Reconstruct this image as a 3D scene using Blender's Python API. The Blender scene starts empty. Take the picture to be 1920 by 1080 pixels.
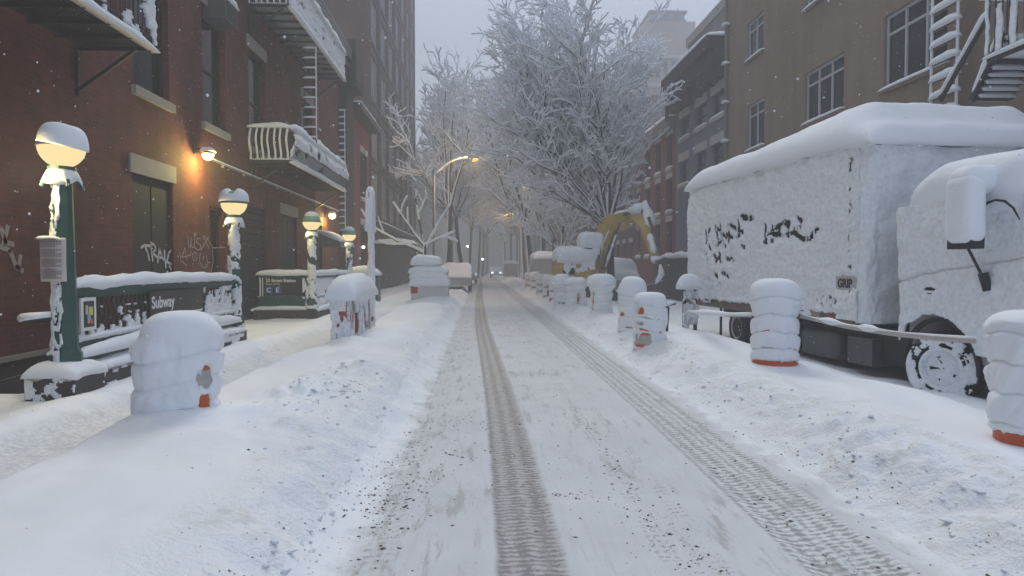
import bpy, math, random
import numpy as np
from mathutils import Vector, Matrix, Euler
PI = math.pi
S = bpy.context.scene
C = S.collection
R = random.Random(7)
EYE = 1.6
# ------------------------------------------------------------------ camera
F = 1300.0
cam_d = bpy.data.cameras.new('camera'); cam = bpy.data.objects.new('camera', cam_d); C.objects.link(cam); S.camera = cam
cam_d.sensor_width = 36; cam_d.lens = F/1920*36; cam_d.clip_end = 2000; cam_d.clip_start = .05
YAW = -math.atan(60/F); PITCH = math.atan(40/F)
cam.location = (0, 0, EYE); cam.rotation_euler = (PI/2-PITCH, 0, YAW)
_M = Euler((PI/2-PITCH, 0, YAW)).to_matrix()
def ray(px, py): return _M @ Vector(((px-960)/F, (540-py)/F, -1))
def at(px, py, y):            # world point seen at photo pixel (px, py) at distance y down the street
    r = ray(px, py); return Vector((r.x*y/r.y, y, EYE+r.z*y/r.y))
def on(px, py, x):            # world point on the vertical plane at lateral x
    r = ray(px, py); return Vector((x, r.y*x/r.x, EYE+r.z*x/r.x))
# ------------------------------------------------------------------ noise
_rs = np.random.RandomState(3); _T = _rs.rand(256, 256)
def vnoise(x, y):
    x = np.asarray(x, float); y = np.asarray(y, float)
    xi = np.floor(x).astype(int); yi = np.floor(y).astype(int); fx = x-xi; fy = y-yi
    fx = fx*fx*(3-2*fx); fy = fy*fy*(3-2*fy)
    g = lambda a, b: _T[a % 256, b % 256]
    return (g(xi, yi)*(1-fx)+g(xi+1, yi)*fx)*(1-fy)+(g(xi, yi+1)*(1-fx)+g(xi+1, yi+1)*fx)*fy
def fbm(x, y, o=4, s=0.):
    t = 0; a = .5; x = np.asarray(x, float)+s*17.3; y = np.asarray(y, float)+s*7.7
    for i in range(o): t = t+a*(vnoise(x, y)-.5)*2; x = x*2.03+11.1; y = y*2.01+5.3; a *= .5
    return t
def sstep(a, b, x):
    t = np.clip((np.asarray(x, float)-a)/(b-a), 0, 1); return t*t*(3-2*t)
# ------------------------------------------------------------------ objects
def link(name, me, m=None, parent=None, smooth=False):
    o = bpy.data.objects.new(name, me); C.objects.link(o)
    if parent is not None: o.parent = parent
    if m is not None:
        for q in (m if isinstance(m, (list, tuple)) else [m]): me.materials.append(q)
    if smooth and len(me.polygons): me.polygons.foreach_set('use_smooth', [True]*len(me.polygons))
    return o
def tag(o, label=None, cat=None, group=None, kind=None):
    if label: o['label'] = label
    if cat: o['category'] = cat
    if group: o['group'] = group
    if kind: o['kind'] = kind
    return o
def thing(name, label, cat, loc=(0, 0, 0), rz=0, group=None):
    o = bpy.data.objects.new(name, None); C.objects.link(o); o.empty_display_size = .1
    o.location = loc; o.rotation_euler = (0, 0, rz); return tag(o, label, cat, group)
def copy_thing(o, loc=None, rz=None, scale=None, label=None, parent=None):
    c = o.copy(); C.objects.link(c)
    if parent is not None: c.parent = parent
    for ch in [k for k in S.objects if k.parent == o]: copy_thing(ch, parent=c)
    if loc is not None: c.location = loc
    if rz is not None: c.rotation_euler = (0, 0, rz)
    if scale is not None: c.scale = scale if hasattr(scale, '__len__') else (scale,)*3
    if label: c['label'] = label
    return c
class MB:
    def __init__(s): s.v = []; s.f = []
    def add(s, vs, fs):
        n = len(s.v); s.v += [tuple(p) for p in vs]; s.f += [tuple(i+n for i in f) for f in fs]; return s
    def box(s, x0, x1, y0, y1, z0, z1):
        return s.add([(x0,y0,z0),(x1,y0,z0),(x1,y1,z0),(x0,y1,z0),(x0,y0,z1),(x1,y0,z1),(x1,y1,z1),(x0,y1,z1)],
            [(0,3,2,1),(4,5,6,7),(0,1,5,4),(1,2,6,5),(2,3,7,6),(3,0,4,7)])
    def bar(s, a, b, w, h=None):       # rectangular bar between two points
        h = h or w; a = Vector(a); b = Vector(b); d = (b-a).normalized()
        u = d.cross(Vector((0,0,1)));
        if u.length < 1e-3: u = Vector((1,0,0))
        u.normalize(); v = u.cross(d); u = u*w/2; v = v*h/2
        return s.add([a-u-v, a+u-v, a+u+v, a-u+v, b-u-v, b+u-v, b+u+v, b-u+v],
            [(0,3,2,1),(4,5,6,7),(0,1,5,4),(1,2,6,5),(2,3,7,6),(3,0,4,7)])
    def tube(s, pts, r, n=8, cap=True):
        pts = [Vector(p) for p in pts]; k = len(pts)
        rr = r if hasattr(r, '__len__') else [r]*k
        vs = []; fs = []
        ref = None
        for i, p in enumerate(pts):
            d = (pts[min(i+1, k-1)]-pts[max(i-1, 0)]).normalized()
            if ref is None: ref = d.cross(Vector((0,0,1)) if abs(d.z) < .9 else Vector((1,0,0))).normalized()
            u = (ref-d*ref.dot(d)).normalized(); ref = u; w = d.cross(u)
            for j in range(n):
                a = 2*PI*j/n; vs.append(p+(u*math.cos(a)+w*math.sin(a))*rr[i])
        for i in range(k-1):
            for j in range(n): fs.append((i*n+j, i*n+(j+1) % n, (i+1)*n+(j+1) % n, (i+1)*n+j))
        if cap: fs += [tuple(range(n))[::-1], tuple((k-1)*n+j for j in range(n))]
        return s.add(vs, fs)
    def lathe(s, prof, cx=0, cy=0, n=32, cap=True):
        vs = []; fs = []
        for r, z in prof:
            for j in range(n): a = 2*PI*j/n; vs.append((cx+r*math.cos(a), cy+r*math.sin(a), z))
        for i in range(len(prof)-1):
            for j in range(n): fs.append((i*n+j, i*n+(j+1) % n, (i+1)*n+(j+1) % n, (i+1)*n+j))
        if cap: fs += [tuple(range(n))[::-1], tuple((len(prof)-1)*n+j for j in range(n))]
        return s.add(vs, fs)
    def prism(s, poly, a, b, axis='y'):   # polygon (2d) extruded along axis between a and b
        n = len(poly)
        mk = {'y': lambda p, t: (p[0], t, p[1]), 'x': lambda p, t: (t, p[0], p[1]), 'z': lambda p, t: (p[0], p[1], t)}[axis]
        vs = [mk(p, a) for p in poly]+[mk(p, b) for p in poly]
        return s.add(vs, [tuple(range(n))[::-1], tuple(range(n, 2*n))]+[(i, (i+1) % n, n+(i+1) % n, n+i) for i in range(n)])
    def snow(s, x0, x1, y0, y1, z, h, step=.08, seed=0., lump=.25, over=.03, p=4, zf=None, drip=0.):
        # a soft heap of settled snow lying on the rectangle, with hanging edges
        x0 -= over; x1 += over; y0 -= over; y1 += over
        nx = max(4, min(90, int((x1-x0)/step))); ny = max(4, min(90, int((y1-y0)/step)))
        u = np.sin(np.linspace(-1, 1, nx+1)*PI/2); v = np.sin(np.linspace(-1, 1, ny+1)*PI/2)
        U, V = np.meshgrid(u, v, indexing='ij')
        X = (x0+x1)/2+U*(x1-x0)/2; Y = (y0+y1)/2+V*(y1-y0)/2
        e = np.power(np.clip(1-np.abs(U)**p, 0, 1), 1/2.)*np.power(np.clip(1-np.abs(V)**p, 0, 1), 1/2.)
        n1 = fbm(X*2.1+seed, Y*2.1-seed, 4, seed); nd = fbm(X*6+seed, Y*6, 2, seed+2)
        base = z if zf is None else zf(X, Y)
        Z = base+h*e*(1+lump*n1)+.006*nd
        B = base-over*.9-drip*np.clip(nd+.1, 0, 1)*2-.004+0*X
        Z = np.where(e < 1e-6, B+.002, Z)
        k = (nx+1)*(ny+1); vs = list(zip(X.ravel(), Y.ravel(), Z.ravel()))
        id_ = lambda i, j: i*(ny+1)+j
        fs = [(id_(i, j), id_(i+1, j), id_(i+1, j+1), id_(i, j+1)) for i in range(nx) for j in range(ny)]
        ring = [(i, 0) for i in range(nx)]+[(nx, j) for j in range(ny)]+[(i, ny) for i in range(nx, 0, -1)]+[(0, j) for j in range(ny, 0, -1)]
        fs.append(tuple(id_(*q) for q in ring[::-1]))
        return s.add(vs, fs)
    def build(s, name, m, parent=None, smooth=False):
        me = bpy.data.meshes.new(name); me.from_pydata(s.v, [], s.f); me.update()
        return link(name, me, m, parent, smooth)
def grid_mesh(name, X, Y, Z, m, parent=None, smooth=True, flip=False):
    nx, ny = X.shape; co = np.stack([X, Y, Z], -1).reshape(-1, 3).astype(np.float32)
    i = np.arange(nx-1)[:, None]; j = np.arange(ny-1)[None, :]; a = (i*ny+j).ravel()
    q = np.stack([a, a+ny, a+ny+1, a+1], 1)
    if flip: q = q[:, ::-1]
    me = bpy.data.meshes.new(name); me.vertices.add(len(co)); me.vertices.foreach_set('co', co.ravel())
    me.loops.add(q.size); me.loops.foreach_set('vertex_index', q.ravel().astype(np.int32))
    me.polygons.add(len(q)); me.polygons.foreach_set('loop_start', np.arange(0, q.size, 4, dtype=np.int32))
    me.update(calc_edges=True); me.validate()
    return link(name, me, m, parent, smooth)
def poly_mesh(name, co, q, m, parent=None, smooth=True):
    k = q.shape[1]
    me = bpy.data.meshes.new(name); me.vertices.add(len(co)); me.vertices.foreach_set('co', co.astype(np.float32).ravel())
    me.loops.add(q.size); me.loops.foreach_set('vertex_index', q.ravel().astype(np.int32))
    me.polygons.add(len(q)); me.polygons.foreach_set('loop_start', np.arange(0, q.size, k, dtype=np.int32))
    me.update(calc_edges=True)
    return link(name, me, m, parent, smooth)
def segs_mesh(name, P0, P1, R0, R1, n, m, parent=None):   # many tapered twigs as one mesh
    P0 = np.array(P0, float); P1 = np.array(P1, float); R0 = np.array(R0, float); R1 = np.array(R1, float)
    D = P1-P0; L = np.linalg.norm(D, axis=1, keepdims=True); D = D/np.maximum(L, 1e-6)
    ref = np.where(np.abs(D[:, 2:3]) > .9, np.array([[1., 0, 0]]), np.array([[0, 0, 1.]]))
    U = np.cross(D, ref); U /= np.maximum(np.linalg.norm(U, axis=1, keepdims=True), 1e-6); W = np.cross(D, U)
    a = 2*PI*np.arange(n)/n; cs = np.cos(a)[None, :, None]; sn = np.sin(a)[None, :, None]
    ringd = U[:, None, :]*cs+W[:, None, :]*sn
    A = P0[:, None, :]+ringd*R0[:, None, None]; B = P1[:, None, :]+ringd*R1[:, None, None]
    co = np.concatenate([A, B], 1).reshape(-1, 3)
    b = np.arange(len(P0))[:, None]*2*n; j = np.arange(n)[None, :]; j2 = (j+1) % n
    q = np.stack([b+j, b+j2, b+n+j2, b+n+j], -1).reshape(-1, 4)
    return poly_mesh(name, co, q, m, parent)
def text(name, s, size, m, parent=None, loc=(0, 0, 0), rot=(PI/2, 0, 0), ext=.002, bold=0., sx=1., align='LEFT', space=1.):
    cu = bpy.data.curves.new(name, 'FONT'); cu.body = s; cu.size = size; cu.extrude = ext; cu.offset = bold; cu.align_x = align; cu.space_character = space
    t = bpy.data.objects.new(name, cu); C.objects.link(t)
    dg = bpy.context.evaluated_depsgraph_get(); dg.update(); me = bpy.data.meshes.new_from_object(t.evaluated_get(dg))
    bpy.data.objects.remove(t); me.materials.clear()
    o = link(name, me, m, parent); o.location = loc; o.rotation_euler = rot; o.scale = (sx, 1, 1); return o
# ------------------------------------------------------------------ materials
class NT:
    def __init__(s, name):
        s.m = bpy.data.materials.new(name); s.m.use_nodes = True; s.t = s.m.node_tree; s.t.nodes.clear()
        s.o = s.n('ShaderNodeOutputMaterial'); s.b = s.n('ShaderNodeBsdfPrincipled'); s.t.links.new(s.b.outputs[0], s.o.inputs[0])
        s.tc = s.n('ShaderNodeTexCoord'); s.P = s.tc.outputs['Object']
    def n(s, t, **k):
        x = s.t.nodes.new(t)
        for a, b in k.items(): setattr(x, a, b)
        return x
    def l(s, a, b):
        if hasattr(a, 'links'): s.t.links.new(a, b)
        else: b.default_value = a
    def math(s, op, a, b=0., c=0., clamp=False):
        x = s.n('ShaderNodeMath', operation=op, use_clamp=clamp)
        for i, q in enumerate((a, b, c)): s.l(q, x.inputs[i])
        return x.outputs[0]
    def xyz(s):
        x = s.n('ShaderNodeSeparateXYZ'); s.l(s.P, x.inputs[0]); return x.outputs
    def comb(s, a, b, c):
        x = s.n('ShaderNodeCombineXYZ'); s.l(a, x.inputs[0]); s.l(b, x.inputs[1]); s.l(c, x.inputs[2]); return x.outputs[0]
    def noise(s, sc, det=4, rough=.55, vec=None, dist=0.):
        x = s.n('ShaderNodeTexNoise'); s.l(vec or s.P, x.inputs['Vector']); x.inputs['Scale'].default_value = sc
        x.inputs['Detail'].default_value = det; x.inputs['Roughness'].default_value = rough; x.inputs['Distortion'].default_value = dist; return x.outputs[0]
    def step(s, v, a, b):
        x = s.n('ShaderNodeMapRange', interpolation_type='SMOOTHSTEP'); s.l(v, x.inputs[0]); x.inputs[1].default_value = a; x.inputs[2].default_value = b; return x.outputs[0]
    def mix(s, f, a, b):
        x = s.n('ShaderNodeMix', data_type='RGBA'); s.l(f, x.inputs[0])
        for q, i in ((a, 6), (b, 7)): s.l((*q, 1) if isinstance(q, tuple) else q, x.inputs[i])
        return x.outputs[2]
    def bump(s, h, st=.5, d=.02, nrm=None):
        x = s.n('ShaderNodeBump'); s.l(h, x.inputs['Height']); x.inputs['Strength'].default_value = st; x.inputs['Distance'].default_value = d
        if nrm is not None: s.l(nrm, x.inputs['Normal'])
        return x.outputs[0]
    def out(s, col=None, rough=.6, nrm=None, metal=0., spec=.5):
        if col is not None: s.l((*col, 1) if isinstance(col, tuple) else col, s.b.inputs['Base Color'])
        s.l(rough, s.b.inputs['Roughness']); s.b.inputs['Metallic'].default_value = metal; s.b.inputs['Specular IOR Level'].default_value = spec
        if nrm is not None: s.l(nrm, s.b.inputs['Normal'])
        return s.m
def mat_plain(name, col, rough=.5, metal=0., var=.25, sc=6., bump=.15, spec=.5):
    t = NT(name); n = t.noise(sc, 5); d = tuple(c*(1-var) for c in col); b = tuple(min(1, c*(1+var)) for c in col)
    return t.out(t.mix(n, d, b), rough, t.bump(t.noise(sc*8, 3), bump, .01), metal, spec)
SNOWC = (.80, .84, .90)
def mat_snow():
    t = NT('snow'); a = t.noise(9, 5, .6); g = t.noise(160, 2)
    h = t.math('ADD', t.math('MULTIPLY', a, .8), t.math('MULTIPLY', g, .06))
    return t.out(t.mix(t.noise(1.3, 3), (.77, .81, .87), (.84, .87, .92)), .85, t.bump(h, .35, .03), spec=.2)
def mat_powder():     # wind packed, crusty snow plastered on vertical things
    t = NT('plastered_snow'); a = t.noise(5, 6, .65); v = t.noise(17, 4, .6)
    h = t.math('ADD', a, t.math('MULTIPLY', v, .5))
    return t.out(t.mix(t.step(v, .35, .6), (.72, .75, .80), (.83, .86, .90)), .9, t.bump(h, .6, .04), spec=.15)
def mat_brick(name, c1, c2, mortar, sc=1., plane='x', dark=.0):
    t = NT(name); x, y, z = t.xyz()
    vec = t.comb(y if plane == 'x' else x, z, 0.)
    b = t.n('ShaderNodeTexBrick'); t.l(vec, b.inputs['Vector']); b.inputs['Scale'].default_value = 1/.2/sc*.5
    b.offset = .5
    b.inputs['Color1'].default_value = (*c1, 1); b.inputs['Color2'].default_value = (*c2, 1); b.inputs['Mortar'].default_value = (*mortar, 1)
    b.inputs['Mortar Size'].default_value = .022; b.inputs['Brick Width'].default_value = .5; b.inputs['Row Height'].default_value = .18; b.inputs['Mortar Smooth'].default_value = .4
    big = t.noise(.5, 5, .6); st = t.noise(2.2, 4, .6, t.comb(t.math('MULTIPLY', y if plane == 'x' else x, 1.8), t.math('MULTIPLY', z, .5), 0.))
    f = t.math('ADD', t.math('MULTIPLY', big, .9), t.math('MULTIPLY', st, .6))
    col = t.n('ShaderNodeMix', data_type='RGBA', blend_type='MULTIPLY'); col.inputs[0].default_value = 1
    t.l(b.outputs[0], col.inputs[6]); g = t.mix(t.step(f, .4, 1.1), (.62, .6, .6), (1.25, 1.25, 1.25)); t.l(g, col.inputs[7])
    return t.out(col.outputs[2], .85, t.bump(b.outputs['Fac'], -.6, .012), spec=.25)
def mat_emit(name, col, st):
    m = bpy.data.materials.new(name); m.use_nodes = True; t = m.node_tree; t.nodes.clear()
    e = t.nodes.new('ShaderNodeEmission'); o = t.nodes.new('ShaderNodeOutputMaterial'); t.links.new(e.outputs[0], o.inputs[0])
    e.inputs[0].default_value = (*col, 1); e.inputs[1].default_value = st; return m
def mat_glass(name, col=(.02, .022, .026), rough=.08):
    t = NT(name); n = t.noise(1.7, 3); return t.out(t.mix(t.step(n, .35, .7), col, tuple(c*2.2 for c in col)), rough, t.bump(t.noise(3, 2), .08, .02), spec=.4)
SNOW = mat_snow(); PSNOW = mat_powder()
IRON = mat_plain('black_iron', (.025, .026, .028), .6)
GREEN = mat_plain('dark_green_paint', (.018, .07, .058), .45, var=.3)
STONE = mat_plain('pale_stone', (.30, .28, .26), .85, var=.2, sc=4)
GRANITE = mat_plain('dark_granite', (.05, .045, .045), .7, var=.4, sc=9)
GLASS = mat_glass('dark_window_glass', (.009, .010, .012)); WOOD_D = mat_plain('dark_painted_wood', (.022, .02, .02), .6)
# ------------------------------------------------------------------ snow-covered street
def bank_noise(x, y): return fbm(x*1.1, y*.7, 4, 1)
BUMPS = [(-2.55, 6.0, .8, .14), (3.72, 8.7, .6, .02), (3.8, 4.8, .55, .0), (2.9, 12.2, .6, .05), (-2.2, 12.2, .6, .1),
         (2.85, 4.9, .4, .08), (-1.85, 6.3, .4, .11), (-2.2, 5.2, .5, .06), (-1.5, 5.7, .3, .07), (-1.28, 5.05, .07, -.13), (-1.3, 11.5, .6, .12), (-1.9, 10.2, .5, .1), (-1.5, 14, .8, .1), (-1.35, 8.6, .5, .16), (-1.9, 7.3, .6, .1), (-1.2, 16, .9, .12), (-1.6, 21, 1.2, .25), (-1.5, 26, 1.5, .3), (4.4, 6.8, .9, .08)]
def height(x, y):
    x = np.asarray(x, float); y = np.asarray(y, float)
    wob = .07*fbm(y*.9, y*0+3, 3, 2)
    # left bank
    xl = -x-.80+wob+.13*sstep(3.5, 9, y)+.10*sstep(4.5, 3, y)+.05*fbm(y*2.3, y*0+5, 3, 3)
    up = sstep(0, .55, xl)*(.27+.05*bank_noise(x, y))
    plate = .035*fbm(x*.8, y*.5, 3, 5)+.05*sstep(6.5, 3.5, y)
    # trodden sidewalk
    xs = -x-3.4-.2*np.sin(y*.25+.4)-.12*fbm(y*.7, y*0, 2, 9)
    path = np.exp(-(xs/.5)**4)*(.22+.05*fbm(x*5, y*4, 3, 44))*sstep(45, 20, y)+.04*np.exp(-((np.abs(xs)-.5)/.12)**2)*np.abs(fbm(x*5, y*3, 3, 45))
    # the footway cut from the sidewalk towards the road
    c = (y-(10.2+(-x-2.4)*-1.4)); cut = 0*np.exp(-(c/.5)**2)*sstep(1.0, 1.4, -x)*sstep(3.6, 3.2, -x)
    left = np.where(xl > 0, up+plate*sstep(.3, 1, xl)-path-cut, 0)
    left = left-.1*sstep(4.0, 4.7, -x)*sstep(.1, .2, xl)
    # right bank
    xr = x-2.42+wob+.08*fbm(y*1.7, y*0+8, 2, 4)
    upr = sstep(0, .95, xr)*(.33+.05*fbm(x*.9, y*.5, 3, 6))+.02*sstep(1.4, 1.8, xr)
    right = np.where(xr > 0, upr-.22*sstep(1.7, 2.75, xr)*(1+.5*fbm(x*.7, y*.6, 2, 8)), 0)
    right = right-.05*sstep(2.9, 3.6, xr)*sstep(20, 17, y)
    h = left+right
    # lumpy ploughed edges
    ed = np.exp(-((xr-.55)/.42)**2)+.9*np.exp(-((xl-.28)/.24)**2)
    h = h+ed*(.10*fbm(x*3.4, y*3.4, 5, 3)+.05*np.abs(fbm(x*9, y*9, 3, 7)))*sstep(60, 20, y)
    rough = np.exp(-((x+1.75)/.45)**2-((y-7.6)/1.8)**2)
    h = h+rough*(.2*np.abs(fbm(x*4.2, y*4.2, 5, 12))+.02)+np.exp(-((x-2.95)/.35)**2-((y-4.9)/1.1)**2)*.16*np.abs(fbm(x*3.6, y*3.6, 4, 16))
    for bx, by, s, a in BUMPS: h = h+a*np.exp(-((x-bx)**2+(y-by)**2)/s**2*2)
    # soft drifts
    h = h+np.where(xl > .5, .05*fbm(x*1.5, y*1.1, 3, 14), 0)+np.where(xr > .9, .05*fbm(x*1.4, y*.9, 3, 15), 0)
    # wheel ruts on the road
    inr = sstep(-.85, -.6, x)*sstep(2.75, 2.5, x)
    def rut(c, w, d): return -d*np.exp(-((x-c)/w)**4)+d*.7*np.exp(-((np.abs(x-c)-w*1.25)/(.35*w))**2)
    dr = .04*np.sin(y*.12)
    x0 = x-dr; x1 = x0-(.13-.25*sstep(3, 22, y))*(np.abs(x0-.13) < .7)
    r = 0
    for c_, w, d in ((.13, .2, .018), (1.97, .24, .02), (-.68, .14, .01), (1.08, .15, .009)):
        xx_ = (x1 if c_ == .13 else x0)-c_; r = r-d*np.exp(-(xx_/w)**4)+d*.6*np.exp(-((np.abs(xx_)-w*1.22)/(.3*w))**2)
    h = h+inr*(r+.012*fbm(x*1.5, y*.5, 3, 20)+.008*fbm(x*9, y*5, 3, 21))
    return h
def hz(x, y): return float(height(np.array([x]), np.array([y]))[0])

def mat_snow_ground():
    t = NT('drifted_snow'); x, y, z = t.xyz()
    a = t.noise(3.2, 5, .55); b = t.noise(26, 4, .6); g = t.noise(220, 1)
    nearroad = t.math('MAXIMUM', t.math('SUBTRACT', 1., t.step(t.math('ABSOLUTE', t.math('SUBTRACT', x, 3.0)), .35, .8)),
                      t.math('SUBTRACT', 1., t.step(t.math('ABSOLUTE', t.math('ADD', x, 1.1)), .25, .6)))
    h = t.math('ADD', t.math('MULTIPLY', a, .25), t.math('ADD', t.math('MULTIPLY', t.math('MULTIPLY', b, nearroad), .9), t.math('MULTIPLY', g, .04)))
    dirt = t.math('MULTIPLY', t.step(t.noise(2.6, 4, .65), .54, .72), nearroad)
    fine = t.math('MULTIPLY', t.step(t.noise(38, 3, .6), .68, .74), nearroad)
    sx = t.math('ADD', t.math('ADD', x, 3.4), t.math('MULTIPLY', t.math('SINE', t.math('ADD', t.math('MULTIPLY', y, .25), .4)), .2)); wk = t.math('ADD', t.math('ABSOLUTE', sx), t.math('MULTIPLY', t.math('SUBTRACT', t.noise(4, 4, .6), .5), .35))
    walk = t.math('MULTIPLY', t.math('SUBTRACT', 1., t.step(wk, .34, .56)), t.math('SUBTRACT', 1., t.step(y, 16., 30.)))
    c = t.mix(t.noise(.9, 3), (.78, .81, .86), (.84, .87, .91)); c = t.mix(t.math('MULTIPLY', walk, t.step(b, .2, .75)), c, (.55, .565, .58))
    c = t.mix(t.math('MULTIPLY', dirt, .42), c, (.50, .46, .38)); c = t.mix(t.math('MULTIPLY', fine, .5), c, (.30, .27, .24))
    return t.out(c, .85, t.bump(h, .5, .07), spec=.2)
def mat_road():
    t = NT('packed_road_snow'); x, y, z = t.xyz()
    xx = t.math('SUBTRACT', x, t.math('MULTIPLY', t.math('SINE', t.math('MULTIPLY', y, .12)), .04))
    nb = t.noise(1.2, 5, .6); nf = t.noise(30, 4, .65); nm = t.noise(7, 4, .6)
    st = t.noise(1., 4, .6, t.comb(t.math('MULTIPLY', x, 22.), t.math('MULTIPLY', y, 1.1), 0.))
    wv = t.noise(1., 2, .5, t.comb(t.math('MULTIPLY', x, 1.), t.math('MULTIPLY', y, 1.3), 0.))
    def track(c, w, tread, k=1.0, ch=2.6):
        u = t.math('DIVIDE', t.math('ADD', t.math('SUBTRACT', xx, c), t.math('MULTIPLY', t.math('SUBTRACT', nm, .5), .05)), w)
        au = t.math('ABSOLUTE', u)
        m = t.math('SUBTRACT', 1., t.step(au, .82, 1.08))
        ph = t.math('ADD', t.math('MULTIPLY', y, 2*PI/tread), t.math('ADD', t.math('MULTIPLY', au, ch), t.math('ADD', t.math('MULTIPLY', nf, 5.), t.math('MULTIPLY', nm, 9.))))
        s = t.math('SINE', ph)
        grv = t.math('SINE', t.math('MULTIPLY', u, 9.))
        p = t.math('ADD', t.math('MULTIPLY', s, .5), t.math('MULTIPLY', grv, .35))
        return m, p
    xs_ = xx; xx = t.math('SUBTRACT', xx, t.math('SUBTRACT', .13, t.math('MULTIPLY', t.step(y, 3., 22.), .25))); m1, p1 = track(.13, .195, .062, ch=5.); xx = xs_; m2, p2 = track(1.84, .15, .07, ch=-4.); m3, p3 = track(2.12, .13, .055, ch=4.)
    m4, p4 = track(-.60, .10, .085, ch=1.); m5, p5 = track(-.80, .05, .06, ch=0.); m6, p6 = track(1.02, .07, .075, ch=.5); m7, p7 = track(1.26, .05, .07, ch=0.)
    base = t.mix(nb, (.50, .52, .545), (.70, .725, .75))
    base = t.mix(t.math('MULTIPLY', t.step(st, .52, .75), .35), base, (.50, .50, .50))
    patch = t.noise(.55, 3, .5)
    def lay(col, m, p, c1, c2, amt, th=.0, fade=None):
        ww = t.step(t.math('ADD', p, t.math('MULTIPLY', t.math('SUBTRACT', nf, .5), 3.4)), -.6+th, .6+th)
        k = t.math('MULTIPLY', m, amt)
        if fade is not None: k = t.math('MULTIPLY', k, fade)
        return t.mix(k, col, t.mix(ww, c1, c2))
    fd = t.step(patch, .36, .62)
    col = lay(base, m1, p1, (.16, .162, .166), (.42, .43, .44), .9, .12)
    col = lay(col, m2, p2, (.27, .272, .278), (.66, .68, .70), .85, -.05); col = lay(col, m3, p3, (.28, .282, .288), (.68, .70, .72), .8, -.1)
    brk = t.step(t.noise(2.1, 3), .42, .6)
    for m, p in ((m4, p4), (m5, p5), (m6, p6), (m7, p7)):
        ww = t.math('MULTIPLY', t.step(t.math('ADD', p, t.math('MULTIPLY', t.math('SUBTRACT', nf, .5), 4.)), .2, .6), t.math('MULTIPLY', m, brk))
        col = t.mix(t.math('MULTIPLY', ww, .6), col, (.30, .28, .265))
    sp = t.math('MULTIPLY', t.step(nf, .69, .73), t.step(t.noise(1.7, 3, .6), .5, .66))
    col = t.mix(t.math('MULTIPLY', sp, .75), col, (.2, .17, .15))
    sl = t.math('MULTIPLY', t.step(t.noise(1., 5, .7, t.comb(t.math('MULTIPLY', x, 9.), t.math('MULTIPLY', y, 1.6), 3.)), .50, .64), t.math('MAXIMUM', t.step(t.noise(.8, 2, .5), .42, .58), t.math('SUBTRACT', 1., t.step(t.math('ABSOLUTE', t.math('ADD', x, .45)), .15, .5))))
    col = t.mix(t.math('MULTIPLY', sl, .6), col, (.33, .32, .31))
    hh = t.math('ADD', t.math('MULTIPLY', nf, .5), t.math('ADD', t.math('MULTIPLY', t.math('MULTIPLY', m1, p1), .35), t.math('MULTIPLY', t.math('MULTIPLY', m2, p2), .35)))
    hh = t.math('ADD', hh, t.math('MULTIPLY', t.math('MULTIPLY', m3, p3), .35)); hh = t.math('ADD', hh, t.math('MULTIPLY', t.math('MULTIPLY', m4, p4), .3))
    hh = t.math('ADD', hh, t.math('MULTIPLY', st, .25))
    eg = t.math('ADD', t.math('ABSOLUTE', t.math('SUBTRACT', x, .87)), t.math('MULTIPLY', t.math('SUBTRACT', t.noise(3.5, 4, .6), .5), .5))
    col = t.mix(t.step(eg, 1.45, 1.66), col, (.80, .83, .875))
    rough = t.math('SUBTRACT', .8, t.math('MULTIPLY', m1, .25))
    return t.out(col, rough, t.bump(hh, .5, .02), spec=.3)
ys = [-6., -4, -2.5, -1.]
y_ = 0.
while y_ < 170: ys.append(y_); y_ += max(.025, .0075*y_)
ys = np.array(ys)
WELLS = [(-6.12, -4.78, 8.1, 13.0), (-6.12, -4.78, 19.15, 24.2)]      # the two stairwells going down
def strip(name, xs, m):
    X, Y = np.meshgrid(np.array(xs), ys, indexing='ij'); o = grid_mesh(name, X, Y, height(X, Y), m)
    if xs[0] < -6:
        import bmesh
        bm = bmesh.new(); bm.from_mesh(o.data); kill = []
        for f in bm.faces:
            c = f.calc_center_median()
            if any(a < c.x < b and p < c.y < q for a, b, p, q in WELLS): kill.append(f)
        bmesh.ops.delete(bm, geom=kill, context='FACES'); bm.to_mesh(o.data); bm.free()
    return o
SG = mat_snow_ground()
xl = np.concatenate([np.linspace(-7.6, -4.8, 26)[:-1], np.linspace(-4.8, -2.2, 70)[:-1], np.linspace(-2.2, -.95, 52)])
xr = np.concatenate([np.linspace(2.5, 4.0, 60)[:-1], np.linspace(4., 6, 46)[:-1], np.linspace(6, 12, 40)])
tag(strip('snowbank', xl, SG), kind='structure'); tag(strip('road', np.linspace(-.95, 2.5, 120), mat_road()), kind='structure'); tag(strip('snowbank', xr, SG), kind='structure')
g = MB(); g.add([(-260, -40, -3.2), (260, -40, -3.2), (260, 400, -3.2), (-260, 400, -3.2)], [(0, 1, 2, 3)])
tag(g.build('ground', SNOW), kind='structure')
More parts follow.
